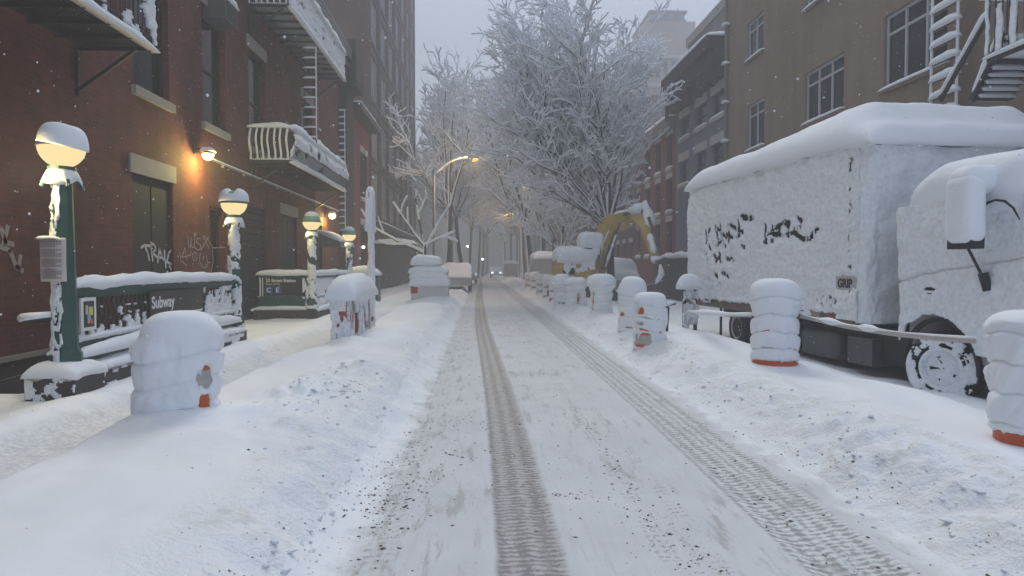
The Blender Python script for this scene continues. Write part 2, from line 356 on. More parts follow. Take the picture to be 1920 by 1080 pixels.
# dirty clods and grit scattered by the tyres
def clods(name, spots, m, label):
    rs = np.random.RandomState(5); base = np.array([(0,0,1),(1,0,0),(0,1,0),(-1,0,0),(0,-1,0),(0,0,-.6)], float)
    f = np.array([(0,1,2),(0,2,3),(0,3,4),(0,4,1),(5,2,1),(5,3,2),(5,4,3),(5,1,4)])
    n = len(spots); sp = np.array(spots)
    z = height(sp[:, 0], sp[:, 1]); s = sp[:, 2]
    an = rs.rand(n)*6.28; V = np.repeat(base[None], n, 0)*(1+.9*(rs.rand(n, 6, 1)-.5))+.25*(rs.rand(n, 6, 3)-.5)
    V = V*np.stack([s*(1+rs.rand(n)*.9), s, s*.75], -1)[:, None, :]
    c, sn = np.cos(an)[:, None], np.sin(an)[:, None]
    X = V[..., 0]*c-V[..., 1]*sn; Y = V[..., 0]*sn+V[..., 1]*c
    co = np.stack([X+sp[:, 0:1], Y+sp[:, 1:2], V[..., 2]+z[:, None]+s[:, None]*.15], -1).reshape(-1, 3)
    q = (f[None]+(np.arange(n)*6)[:, None, None]).reshape(-1, 3)
    return tag(poly_mesh(name, co, q, m, smooth=False), label, kind='stuff')
rs = np.random.RandomState(11)
gr = []
for cx, cy, sx, sy, n in ((-.62, 4.2, .10, .9, 90), (-.72, 4.9, .12, .35, 110), (-.35, 6.4, .22, 1.0, 150), (-.55, 5.2, .15, .6, 120), (.5, 7.5, .3, 2, 40), (.55, 5.2, .3, .8, 22), (1.05, 4.3, .14, .7, 100), (1.2, 3.7, .08, .35, 60), (1.1, 5.4, .05, 1.2, 70), (.62, 4.75, .12, .04, 30),
                          (2.0, 4.2, .18, 1.3, 110), (-.1, 5, .5, 2.2, 90), (2.6, 7, .25, 3, 120), (-1.0, 3.4, .15, .7, 60), (.4, 14, .8, 5, 60), (2.7, 4.5, .3, 1.2, 40), (-1.15, 10, .1, 2.5, 25)):
    for k in range(n*2): gr.append((rs.normal(cx, sx), rs.normal(cy, sy), .002+.009*rs.rand()**4))
gr = [q for q in gr if q[1] > 1.5]
DIRT = mat_plain('grit', (.16, .125, .10), .9, var=.5, sc=30)
clods('road_grit', gr, DIRT, 'brown grit and leaf crumbs scattered over the packed snow of the road')
sc_ = []
for cx, cy, sx, sy, n in ((2.8, 5, .2, 2.5, 260), (2.8, 11, .22, 4, 260), (-1.6, 7.3, .22, .8, 260), (-.95, 4.2, .08, 1.2, 120), (-1.05, 9, .1, 3, 90)):
    for k in range(n): sc_.append((rs.normal(cx, sx), rs.normal(cy, sy), .006+.022*rs.rand()**4))
sc_ = [q for q in sc_ if q[1] > 1.5 and not (-.8 < q[0] < 2.4)]
CLOD = mat_snow(); CLOD.name = 'clod_snow'
clods('snow_clods', sc_, CLOD, 'broken lumps of ploughed snow along the edges of the road')
# ------------------------------------------------------------------ buildings
def wall_mesh(name, m, X, s, y0, y1, z0, z1, holes, depth, parent, rev=.2):
    # a block whose street face (at x = X, facing s) has real openings with reveals
    b = MB(); hs = [h[:4] for h in holes]
    Ys = sorted({y0, y1, *[h[0] for h in hs], *[h[1] for h in hs]}); Zs = sorted({z0, z1, *[h[2] for h in hs], *[h[3] for h in hs]})
    def q(*v): b.add(v, [(0, 1, 2, 3) if s > 0 else (3, 2, 1, 0)])
    for i in range(len(Ys)-1):
        for j in range(len(Zs)-1):
            cy, cz = (Ys[i]+Ys[i+1])/2, (Zs[j]+Zs[j+1])/2
            if any(h[0] < cy < h[1] and h[2] < cz < h[3] for h in hs): continue
            q((X, Ys[i], Zs[j]), (X, Ys[i+1], Zs[j]), (X, Ys[i+1], Zs[j+1]), (X, Ys[i], Zs[j+1]))
    I = X-s*rev
    for a, c, d, e in hs:
        q((X, a, d), (X, a, e), (I, a, e), (I, a, d)); q((X, c, e), (X, c, d), (I, c, d), (I, c, e))
        q((X, a, e), (X, c, e), (I, c, e), (I, a, e)); q((X, c, d), (X, a, d), (I, a, d), (I, c, d))
        q((I, a, d), (I, c, d), (I, c, e), (I, a, e))
    B = X-s*depth
    q((X, y0, z0), (X, y0, z1), (B, y0, z1), (B, y0, z0)); q((X, y1, z1), (X, y1, z0), (B, y1, z0), (B, y1, z1))
    q((X, y0, z1), (X, y1, z1), (B, y1, z1), (B, y0, z1)); q((B, y0, z0), (B, y0, z1), (B, y1, z1), (B, y1, z0))
    return b.build(name, m, parent)
_wc = {}
def window(parent, X, s, h, frame_m, pane_m, cols=1, rows=(.5,), ft=.06, sill=None, lintel=None, snow=0., rev=.2, muntin=0, sill_h=.16, lint_h=.32, lint_o=.12, name='window'):
    y0, y1, z0, z1 = h[:4]; w = y1-y0; H = z1-z0
    key = (round(w, 2), round(H, 2), s, cols, rows, ft, id(frame_m), id(pane_m), id(sill), id(lintel), snow, rev, muntin, sill_h, lint_h, name)
    fx = -s*(rev-.07)          # front of the frame, local x
    if key not in _wc:
        f = MB(); t = .07
        lo, hi = sorted((fx, fx-s*.06)); e = .003
        f.box(lo, hi, e, ft, e, H-e); f.box(lo, hi, w-ft, w-e, e, H-e); f.box(lo, hi, ft, w-ft, e, ft); f.box(lo, hi, ft, w-ft, H-ft, H-e)
        zz = [ft]
        for r in rows: f.box(lo, hi, ft, w-ft, r*H-ft*.4, r*H+ft*.4)
        for c in range(1, cols): f.box(lo-.004, hi+.004, c*w/cols-ft*.5, c*w/cols+ft*.5, ft, H-ft)
        if muntin:
            l2, h2 = sorted((fx-s*.012, fx-s*.03))
            n = int(w/muntin); k = int(H/(muntin*1.25))
            for c in range(1, n): f.box(l2, h2, c*w/n-.012, c*w/n+.012, ft, H-ft)
            for c in range(1, k): f.box(l2+.002, h2-.002, ft, w-ft, c*H/k-.012, c*H/k+.012)
        p = MB(); p.add([(fx-s*.035, ft*.5, ft*.5), (fx-s*.035, w-ft*.5, ft*.5), (fx-s*.035, w-ft*.5, H-ft*.5), (fx-s*.035, ft*.5, H-ft*.5)], [(0, 1, 2, 3) if s > 0 else (3, 2, 1, 0)])
        d = {'f': f, 'p': p}
        if sill:
            q = MB(); lo, hi = sorted((-s*.1, s*.09)); q.box(lo, hi, -.09, w+.09, -sill_h, -.002); d['s'] = q
        if lintel:
            q = MB(); lo, hi = sorted((-s*.02, s*.035)); q.box(lo, hi, -lint_o, w+lint_o, H+.002, H+lint_h); d['l'] = q
        if snow:
            q = MB(); lo, hi = sorted((fx, s*.09)); q.snow(lo, hi, -.08 if sill else 0, w+(.08 if sill else 0), 0, snow, step=.07, seed=w, over=.02); d['n'] = q
        _wc[key] = {k: None for k in d}; _wc[key]['src'] = d
    c = _wc[key]; d = c['src']
    def put(k, nm, m, par, sm=False):
        if c[k] is None: o = d[k].build(nm, m, par, sm); c[k] = o.data
        else: o = link(nm, c[k], None, par)
        return o
    o = put('f', name, frame_m, parent); o.location = (X, y0, z0)
    put('p', 'pane', pane_m, o)
    if sill: put('s', 'sill', sill, o)
    if lintel: put('l', 'lintel', lintel, o)
    if snow: put('n', 'snow_cap', SNOW, o, True)
    return o
BR_RED = mat_brick('red_brown_brick', (.15, .045, .036), (.095, .032, .027), (.10, .062, .054))
BR_DK = mat_brick('dull_brown_brick', (.11, .088, .078), (.085, .068, .06), (.09, .07, .06), 1.)
BR_DKY = mat_brick('dull_brown_brick_side', (.15, .085, .07), (.12, .065, .055), (.09, .07, .06), 1., 'y')
BR_R2 = mat_brick('deep_red_brick', (.22, .045, .045), (.15, .036, .038), (.09, .05, .045))
BR_PUR = mat_brick('plum_brick', (.12, .06, .07), (.10, .05, .06), (.08, .06, .06))
def mat_stucco(name, col):
    t = NT(name); x, y, z = t.xyz(); n = t.noise(.35, 5, .6); st = t.noise(1., 4, .6, t.comb(t.math('MULTIPLY', x, 2.), t.math('MULTIPLY', y, 2.), t.math('MULTIPLY', z, .4)))
    f = t.math('ADD', t.math('MULTIPLY', n, .6), t.math('MULTIPLY', st, .5))
    return t.out(t.mix(t.step(f, .35, .75), tuple(c*.78 for c in col), tuple(c*1.12 for c in col)), .9, t.bump(t.noise(60, 3), .2, .01), spec=.2)
OCHRE = mat_stucco('ochre_stucco', (.24, .18, .135)); GREYB = mat_stucco('grey_painted_brick', (.16, .175, .215)); BEIGE = mat_stucco('pale_beige_wall', (.33, .28, .26))
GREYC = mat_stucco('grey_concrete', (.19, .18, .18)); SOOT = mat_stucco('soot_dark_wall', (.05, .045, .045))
FR_DK = mat_plain('dark_frame', (.02, .018, .018), .5); FR_LT = mat_plain('pale_window_frame', (.42, .43, .45), .5, var=.1); FR_GR = mat_plain('grey_steel_frame', (.33, .34, .37), .6, var=.2)
LEDGE = mat_plain('pale_lintel_stone', (.42, .40, .39), .85, var=.15); DOORM = mat_plain('dark_steel_door', (.013, .014, .015), .75, var=.4, sc=2)
XL = -6.2; XR = 10.
def yy(px, X=XL): return on(px, 500, X).y
def zz(px, py, X=XL): return on(px, py, X).z
# --- corner brick building on the left
b1 = thing('brick_building', 'long dark red-brown brick building behind the subway stairs, with fire escapes and graffiti', 'building', (XL, 12, 0))
b1.location = (0, 0, 0)
up = [(yy(256), yy(322)), (yy(384), yy(427)), (yy(470), yy(500)), (24.6, 26.2)]
holes = [(a, b, 4.85, 7.5) for a, b in up]+[(a, b, 9.0, 10.2) for a, b in up]
dr = [(yy(250), yy(326), -.2, 3.28), (yy(394), yy(421), 1.0, 3.0), (yy(447), yy(503), -.2, 3.25), (yy(528), yy(557), -.2, 3.25), (26.0, 27.6, -.2, 3.2), (2.0, 3.4, 4.85, 7.5), (6.2, 7.6, 4.85, 7.5)]
holes += dr
wall_mesh('wall', BR_RED, XL, 1, -8, 31.2, -3.3, 11.0, holes, 9, b1)
for h in holes[:4]+holes[4:8]+dr[5:]: window(b1, XL, 1, h, FR_DK, GLASS, sill=STONE, lintel=STONE, rows=(.48,), snow=.0)
for h in (dr[0], dr[3], dr[4]):
    o = MB(); w = h[1]-h[0]; H = h[3]-h[2]
    o.box(-.14, -.08, .003, w-.003, .003, H-.003); o.box(-.08, -.06, .1, w/2-.03, .15, H-.15); o.box(-.08, -.06, w/2+.03, w-.1, .15, H-.15)
    d = o.build('door', DOORM, b1); d.location = (XL, h[0], h[2])
    l = MB(); l.box(-.02, .035, -.1, w+.1, H+.002, H+.34); l.build('lintel', STONE, d)
window(b1, XL, 1, dr[1], FR_DK, GLASS, sill=STONE, rows=(.5,), snow=.06)
o = MB(); h = dr[2]; w = h[1]-h[0]; H = h[3]-h[2]
for k in range(18): o.box(-.13+(k % 2)*.02, -.08, .003, w-.003, .02+k*H/18, (k+1)*H/18)
d = o.build('roller_door', DOORM, b1); d.location = (XL, h[0], h[2])
pl = MB(); zt = zz(60, 662)
pl.box(XL+.003, XL+.05, -8, dr[0][0]-.05, -.3, zt); pl.build('plinth', GRANITE, b1)
pl2 = MB(); pl2.box(XL+.05, XL+.08, -8, dr[0][0]-.05, zt-.04, zt+.03)
pl2.build('plinth_moulding', STONE, b1)
cn = MB(); cn.box(XL-.1, XL+.45, 14, 31.2, 10.35, 10.6); cn.box(XL-.1, XL+.6, 14, 31.2, 10.6, 11.1)
for k in range(30): cn.box(XL+.003, XL+.35, 14.2+k*.58, 14.35+k*.58, 9.95, 10.35)
c_ = cn.build('cornice', FR_DK, b1)
q = MB(); q.snow(XL-.1, XL+.6, 14, 31.2, 11.1, .18, step=.2, over=.02); q.build('snow_cap', SNOW, c_, True)
cd = MB(); cd.tube([(XL+.05, yy(392), 4.05), (XL+.05, 30.8, 4.0)], .022, 6)
for k in range(9): cd.box(XL+.003, XL+.07, 17+k*1.5, 17.04+k*1.5, 3.97, 4.1)
cd = cd.build('conduit', STONE, b1); q = MB(); q.tube([(XL+.05, yy(400), 4.08), (XL+.05, 30.6, 4.03)], .022, 6); q.build('snow_cap', SNOW, cd)
ck = MB()
for k, (a, b) in enumerate((((0, 3.4), (7.9, 1.15)),)): ck.tube([(XL+.02, a[0]+2, a[1]-1.6), (XL+.02, b[0]+1.3, b[1]-.6)], .012, 5)
ck.build('cable', FR_DK, b1)
# --- air conditioner in the second window
ac = thing('air_conditioner', 'boxy window air conditioner jutting from the narrow upper window', 'air conditioner', (XL, (up[1][0]+up[1][1])/2, 7.25))
q = MB(); q.box(-.1, .42, -.42, .42, 0, .5); q.build('casing', mat_plain('grey_casing', (.1, .1, .1), .6), ac)
q = MB(); [q.box(.42, .43, -.36, .36, .05+k*.045, .07+k*.045) for k in range(9)]; q.build('grille', FR_DK, ac)
q = MB(); q.snow(0, .42, -.42, .42, .5, .22, over=.03); q.build('snow_cap', SNOW, ac, True)
# --- graffiti strokes
PAINTW = mat_plain('white_spray_paint', (.5, .5, .58), .7, var=.2); PAINTG = mat_plain('faded_spray_paint', (.30, .25, .25), .7, var=.2)
def strokes(name, lines, m, parent, X, w, sx=1):
    b = MB()
    for ln in lines:
        P = [on(px, py, X) for px, py in ln]
        for a, c in zip(P, P[1:]):
            d = (c-a); L = d.length
            if L < 1e-4: continue
            d /= L; u = Vector((0, -d.z, d.y))*w/2; a2 = a-d*w*.3; c2 = c+d*w*.3
            t = Vector((.006, 0, 0))
            b.add([a2-u, a2+u, c2+u, c2-u, a2-u+t, a2+u+t, c2+u+t, c2-u+t], [(4, 7, 6, 5), (0, 4, 5, 1), (1, 5, 6, 2), (2, 6, 7, 3), (3, 7, 4, 0)])
    return b.build(name, m, parent)
def zl(pts): return [(240+x/9.6, 420+y/9.6) for x, y in pts]
tr = [zl(p) for p in ([(235, 420), (300, 380), (420, 400)], [(300, 400), (350, 520), (380, 650)], [(400, 330), (420, 480), (440, 660)], [(400, 330), (470, 380), (500, 450), (440, 520), (520, 600)],
     [(530, 690), (560, 450), (600, 560), (640, 640)], [(540, 600), (620, 610)], [(650, 480), (660, 620), (680, 780)], [(700, 660), (730, 520), (790, 460), (850, 550), (880, 780), (790, 730), (690, 680)], [(740, 760), (800, 850), (890, 870), (950, 780)])]
DX = XL-.05
g1 = strokes('graffiti', tr, PAINTW, b1, XL-.052, .05); g1['label'] = 'thick white graffiti letters TRAVS on the dark door'
wx = [zl(p) for p in ([(1080, 240), (1090, 380), (1120, 430), (1135, 250)], [(1135, 330), (1150, 430), (1190, 420), (1195, 230)], [(1200, 150), (1220, 200), (1180, 210), (1200, 150)],
     [(1300, 260), (1240, 260), (1230, 330), (1310, 380), (1300, 450), (1250, 470), (1210, 430)], [(1340, 230), (1400, 300), (1450, 440)], [(1450, 230), (1390, 330), (1310, 480)], [(1370, 210), (1450, 290), (1520, 430), (1740, 420)],
     [(970, 610), (1020, 430), (1060, 650)], [(985, 600), (1120, 560), (1130, 480)], [(1200, 500), (1150, 560), (1170, 650), (1230, 650), (1240, 560), (1200, 500)], [(1190, 560), (1200, 610)],
     [(1300, 520), (1280, 660), (1330, 770), (1400, 790), (1430, 700), (1410, 560)], [(1345, 590), (1350, 650)], [(1370, 580), (1360, 620)], [(1520, 470), (1530, 680), (1490, 860)], [(930, 510), (950, 660), (1060, 750)])]
g2 = strokes('graffiti', wx, PAINTG, b1, XL+.001, .022); g2['label'] = 'thin looping pinkish graffiti scrawl on the brick beside the door'
g3 = strokes('graffiti', [[(2, 430), (10, 455), (24, 458)], [(0, 462), (18, 470), (30, 500), (42, 508)], [(38, 480), (34, 506)], [(14, 425), (6, 458)]], PAINTG, b1, XL+.001, .07); g3['label'] = 'big faded grey graffiti mark on the brick at the building corner'
g4 = strokes('graffiti', [[(127, 472), (133, 486), (128, 500)], [(122, 497), (136, 499)]], PAINTG, b1, XL+.001, .05)
# --- dark service shaft between the two brick houses
sh = MB(); sh.box(XL-.5, XL+.32, 31.2, 32.9, -3.3, 9.6); sh.box(XL-.5, XL+.75, 31.1, 33.1, 9.6, 11.6)
tag(sh.build('service_shaft', SOOT), 'dark vertical metal shaft with a wider box on top between two brick houses', 'shaft')
# --- small brick house
b2 = thing('brick_house', 'small red brick house with dark cornice beyond the dark shaft', 'building')
hs = [(yy(677), yy(684), 5.2, 7.6), (37.6, 38.6, 5.2, 7.6), (yy(677), yy(684), 1.6, 3.8), (37.4, 38.6, -.2, 3.6)]
wall_mesh('wall', BR_R2, XL, 1, 33.1, 39.4, -3.3, 9.4, hs, 9, b2)
for h in hs: window(b2, XL, 1, h, FR_DK, GLASS, sill=LEDGE, lintel=LEDGE, snow=.05)
q = MB(); q.box(XL-.1, XL+.65, 33.1, 39.4, 9.0, 9.35); c_ = q.build('cornice', FR_DK, b2); q = MB(); q.snow(XL-.1, XL+.65, 33.1, 39.4, 9.35, .2, step=.2); q.build('snow_cap', SNOW, c_, True)
# --- tall loft building
b3 = thing('loft_building', 'tall brown brick loft building with big many-paned windows on the left', 'building')
hs = []; bays = 7; yb0, yb1 = 39.5, 66.5; bw = (yb1-yb0)/bays
for i in range(bays):
    for j in range(9):
        z = 4.6+j*3.3; hs.append((yb0+i*bw+.38, yb0+(i+1)*bw-.38, z, z+2.6))
wall_mesh('wall', BR_DK, XL, 1, yb0, yb1, -3.3, 35.2, hs, 14, b3, rev=.16)
FACTORY = mat_glass('snow_flecked_glass', (.13, .145, .17), .25)
for h in hs: window(b3, XL, 1, h, FR_GR, FACTORY, cols=3, rows=(.6,), muntin=.42, rev=.16, sill=BR_DK, sill_h=.2)
q = MB()
for i in range(bays+1):
    y = yb0+i*bw; q.box(XL+.003, XL+.10, max(yb0+.01, y-.2), min(yb1-.01, y+.2), 4.2, 35.0)
q.build('pier', BR_DK, b3)
q = MB(); q.add([(XL, yb0-.004, -3), (XL-14, yb0-.004, -3), (XL-14, yb0-.004, 35.2), (XL, yb0-.004, 35.2)], [(0, 1, 2, 3)]); q.build('end_wall', BR_DKY, b3)
q = MB(); q.box(XL+.003, XL+.5, yb0+.01, yb1-.01, 3.9, 4.2); o = q.build('ledge', SOOT, b3)
q = MB(); q.snow(XL+.29, XL+.5, yb0, yb1, 4.2, .08, step=.2); q.build('snow_cap', SNOW, o, True)
q = MB(); q.box(XL+.003, XL+.06, yb0+.02, yb1-.02, -.3, 3.9); q.build('shopfront', SOOT, b3)
# --- canopy over the pavement further on
cp = thing('entrance_canopy', 'flat dark canopy with snow on top over the left pavement', 'canopy', (-5.4, 41, 0))
q = MB(); q.box(-.8, 1.6, -1, 1.4, 2.75, 2.95); q.build('roof', SOOT, cp)
q = MB(); [q.tube([(x, y, 0), (x, y, 2.75)], .05) for x in (-.7, 1.5) for y in (-.9, 1.3)]; q.build('post', SOOT, cp)
q = MB(); q.snow(-.8, 1.6, -1, 1.4, 2.95, .25, over=.03); q.build('snow_cap', SNOW, cp, True)
# --- far houses, both sides
def row_house(name, label, X, s, y0, y1, top, m, floors, cols, first=1.2, fh=3.1, wh=1.8, ww=.95, frame=FR_DK, depth=12, corn=FR_DK, snow=.08, ct=.55, cout=.4, rev=.2, lint=LEDGE, base=None):
    b = thing(name, label, 'building'); hs = []
    bw = (y1-y0)/cols
    for i in range(cols):
        for j in range(floors):
            c = y0+(i+.5)*bw; z = first+j*fh; hs.append((c-ww/2, c+ww/2, z, z+wh))
    wall_mesh('wall', m, X, s, y0, y1, -3.3, top, hs, depth, b, rev)
    for h in hs: window(b, X, s, h, frame, GLASS, sill=lint, lintel=lint, snow=snow, rev=rev, lint_h=.3)
    q = MB(); lo, hi = sorted((X-s*.05, X+s*cout)); q.box(lo, hi, y0, y1, top-ct, top+.05); o = q.build('cornice', corn, b)
    q = MB(); q.snow(lo, hi, y0, y1, top+.05, .22, step=.25); q.build('snow_cap', SNOW, o, True)
    return b
row_house('apartment_building', 'pale apartment block behind the thin trees on the left', -9, 1, 70, 92, 17, BEIGE, 5, 8, first=2.4)
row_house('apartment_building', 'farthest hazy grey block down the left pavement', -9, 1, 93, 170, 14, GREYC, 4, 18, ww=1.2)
# --- right side
b4 = thing('stucco_building', 'ochre stucco building with pale framed casement windows above the parked truck', 'building')
def hp(x0, x1, ytop, ybot):    # opening from photo columns and the heights at its far edge
    a, b = sorted((yy(x0, XR), yy(x1, XR))); return (a, b, zz(x0, ybot, XR), zz(x0, ytop, XR))
oh = [hp(1397, 1427, 50, 119), hp(1399, 1430, 201, 285), hp(1505, 1577, 142, 236), hp(1651, 1768, 45, 180)]
oh[3] = (oh[3][0], oh[3][1], oh[2][2], oh[2][3]+.25)
oh[2] = (oh[2][0], oh[2][1], oh[2][2], oh[2][3])
F2 = oh[2][2]; 
ex = [(oh[2][0], oh[2][1], F2+3.5, F2+5.6), (oh[3][0], oh[3][1], F2+3.5, F2+5.6), (oh[2][0], oh[2][1], F2-3.4, F2-1.3), (oh[3][0], oh[3][1], F2-3.4, F2-1.3), (8.5, 10.6, F2, F2+2.3), (8.5, 10.6, F2+3.5, F2+5.6)]
wall_mesh('wall', OCHRE, XR, -1, 3, 27.9, -3.3, 17, oh+ex, 12, b4, .14)
for k, h in enumerate(oh+ex):
    n = 2 if k < 2 else 3
    window(b4, XR, -1, h, FR_LT, GLASS, cols=n, rows=(.74,), ft=.075, sill=OCHRE, snow=.07, rev=.14, sill_h=.1, muntin=0)
dp = MB(); dp.tube([(XR-.12, 27.7, 0), (XR-.12, 27.7, 16.8)], .06, 8)
dp = dp.build('drainpipe', GREYC, b4)
for k in range(9): q = MB(); q.snow(XR-.24, XR-.02, 27.58, 27.82, 2+k*1.55, .1, step=.05); q.build('snow_cap', SNOW, dp, True)
b5 = thing('grey_row_house', 'slate grey painted row house with deep black cornice', 'building')
zc = zz(1361, 142, XR); G0, G1 = 28.0, yy(1266, XR)
hs = []
for (xa, xb, t1, b1_, t2, b2_) in ((1332, 1356, 169, 217, 268, 0), (1302, 1322, 202, 0, 0, 0), (1273, 1290, 232, 0, 0, 0)):
    a, b = sorted((yy(xa, XR), yy(xb, XR))); hs.append((a, b))
H3t = zz(1356, 165, XR); H3b = zz(1356, 212, XR); H2t = zz(1356, 262, XR); H2b = H2t-(H3t-H3b)*1.15
hol = [(a, b, H3b, H3t) for a, b in hs]+[(a, b, H2b, H2t) for a, b in hs]
H1t = H2b-1.3; hol += [(hs[2][0]-.3, hs[1][1]+.2, .2, H1t), (hs[0][0], hs[0][1], .2, H1t)]
wall_mesh('wall', GREYB, XR, -1, G0, G1, -3.3, zc+1.6, hol, 10, b5)
for h in hol: window(b5, XR, -1, h, FR_DK, GLASS, sill=LEDGE, lintel=LEDGE, snow=.1, rev=.2, lint_h=.38)
q = MB(); q.box(XR-.35, XR-.003, G0, G1, zc+.0, zc+.5); q.box(XR-.55, XR-.003, G0, G1, zc+.5, zc+1.1); q.box(XR-.8, XR-.003, G0, G1, zc+1.1, zc+1.65)
for k in range(5): q.box(XR-.5, XR-.35, G0+.2+k*1.75, G0+.45+k*1.75, zc-.35, zc+.5)
o = q.build('cornice', SOOT, b5); q = MB(); q.snow(XR-.8, XR+2, G0, G1, zc+1.65, .4, step=.15); q.build('snow_cap', SNOW, o, True)
# penthouse set back on it
ph = thing('penthouse', 'grey rooftop storey set back above the slate grey house, its roof under snow', 'building', (0, 0, 0))
PX = 12.2; pz0 = zc+1.2; pz1 = on(1300, 62, PX).z
pa, pb = 31., on(1290, 60, PX).y
hh = [(on(1338, 90, PX).y, on(1326, 90, PX).y, pz0+1.5, pz1-1.1)]
wall_mesh('wall', GREYC, PX, -1, pa, pb, pz0, pz1, hh, 8, ph)
for h in hh: window(ph, PX, -1, h, FR_LT, GLASS, sill=LEDGE, snow=.08)
q = MB(); q.snow(PX-.1, PX+8, pa, pb, pz1, .3, step=.3); q.build('snow_cap', SNOW, ph, True)
q = MB(); q.box(PX-.12, PX-.003, pa, pb, pz1-.5, pz1-.02); q.build('parapet_band', STONE, ph)
row_house('red_row_house', 'deep red brick row house between the slate grey house and the plum one', XR, -1, G1, 44.6, zc-.1, BR_R2, 3, 4, first=H2b-3.4, fh=H3b-H2b, wh=1.75, ww=1.0, snow=.12, corn=GREYC)
row_house('plum_row_house', 'plum coloured brick row house behind the vertical sign', XR, -1, 44.6, 53, zc-1.6, BR_PUR, 3, 4, first=1.4, fh=3., corn=LEDGE, ct=.3)
row_house('brown_row_house', 'plain dark brown row house behind the tall snowy tree', XR, -1, 53, 70, 12.5, BR_DK, 4, 8)
row_house('brown_apartment_building', 'hazy brown apartment house beyond the row of small houses on the right', XR, -1, 70, 100, 19, BR_DK, 6, 12)
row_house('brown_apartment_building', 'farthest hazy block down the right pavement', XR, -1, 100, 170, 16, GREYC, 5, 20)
b8 = thing('office_tower', 'pale beige tower with a glazed roof room rising above the rooftops', 'building')
ty = 95.; p0 = at(1188, 36, ty); p1 = at(1308, 36, ty)
q = MB(); q.box(p0.x, p1.x+1, ty, ty+22, -3, at(1240, 70, ty).z-1); q.build('wall', BEIGE, b8)
zt1 = at(1240, 37, ty).z
q = MB(); q.box(at(1212, 0, ty).x, at(1306, 0, ty).x, ty+.5, ty+20, at(1240, 74, ty).z-2, zt1); q.build('upper_wall', BEIGE, b8)
q = MB(); q.box(at(1222, 0, ty).x, at(1290, 0, ty).x, ty+1, ty+12, zt1, zt1+.5); q.box(at(1220, 0, ty).x, at(1292, 0, ty).x, ty+.8, ty+12, zt1+1.3, zt1+1.6); q.build('roof_room', GREYC, b8)
q = MB(); q.box(at(1223, 0, ty).x, at(1288, 0, ty).x, ty+1.2, ty+11, zt1+.5, zt1+1.3); q.build('roof_glazing', FACTORY, b8)
for py in (107, 160): 
    q = MB(); q.box(p0.x-.2, p1.x+1, ty-.6, ty-.003, at(1240, py, ty).z-.3, at(1240, py, ty).z+.2); o = q.build('ledge', LEDGE, b8)
for k in range(7):
    xa = at(1200+k*15, 0, ty).x; za = at(1200, 145, ty).z
    q = MB(); q.box(xa, xa+.55, ty-.05, ty-.003, za, za+2.2); q.build('window', GLASS, b8)
# more distant blocks that close the view
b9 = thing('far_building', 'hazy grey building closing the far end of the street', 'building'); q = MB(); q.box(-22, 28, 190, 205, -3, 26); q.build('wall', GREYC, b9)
# ------------------------------------------------------------------ fire escapes
def crust(name, fn, nu, nv, m, parent, thr=.35, th=.03, seed=0., fu=14, fv=6, amp=.02, solid=None):
    # wind-blown snow stuck to a panel: a broken sheet with real thickness. fn(u, v) -> point, normal
    u = np.linspace(0, 1, nu+1); v = np.linspace(0, 1, nv+1); U, V = np.meshgrid(u, v, indexing='ij')
    n = fbm(U*fu+seed, V*fv+seed*3, 4, seed); d = fbm(U*fu*2.5, V*fv*2.5, 3, seed+4)
    vs = []
    for i in range(nu+1):
        for j in range(nv+1):
            p, nn = fn(U[i, j], V[i, j]); vs.append(tuple(Vector(p)+Vector(nn)*(amp*(.6+float(d[i, j])*1.6))))
    fs = []
    for i in range(nu):
        for j in range(nv):
            k = n[i, j]
            if solid is not None: k = k+solid((i+.5)/nu, (j+.5)/nv)
            if k < -thr: continue
            fs.append((i*(nv+1)+j, (i+1)*(nv+1)+j, (i+1)*(nv+1)+j+1, i*(nv+1)+j+1))
    me = bpy.data.meshes.new(name); me.from_pydata(vs, [], fs); me.update()
    o = link(name, me, m, parent, True); md = o.modifiers.new('thickness', 'SOLIDIFY'); md.thickness = th; md.offset = -1
    return o
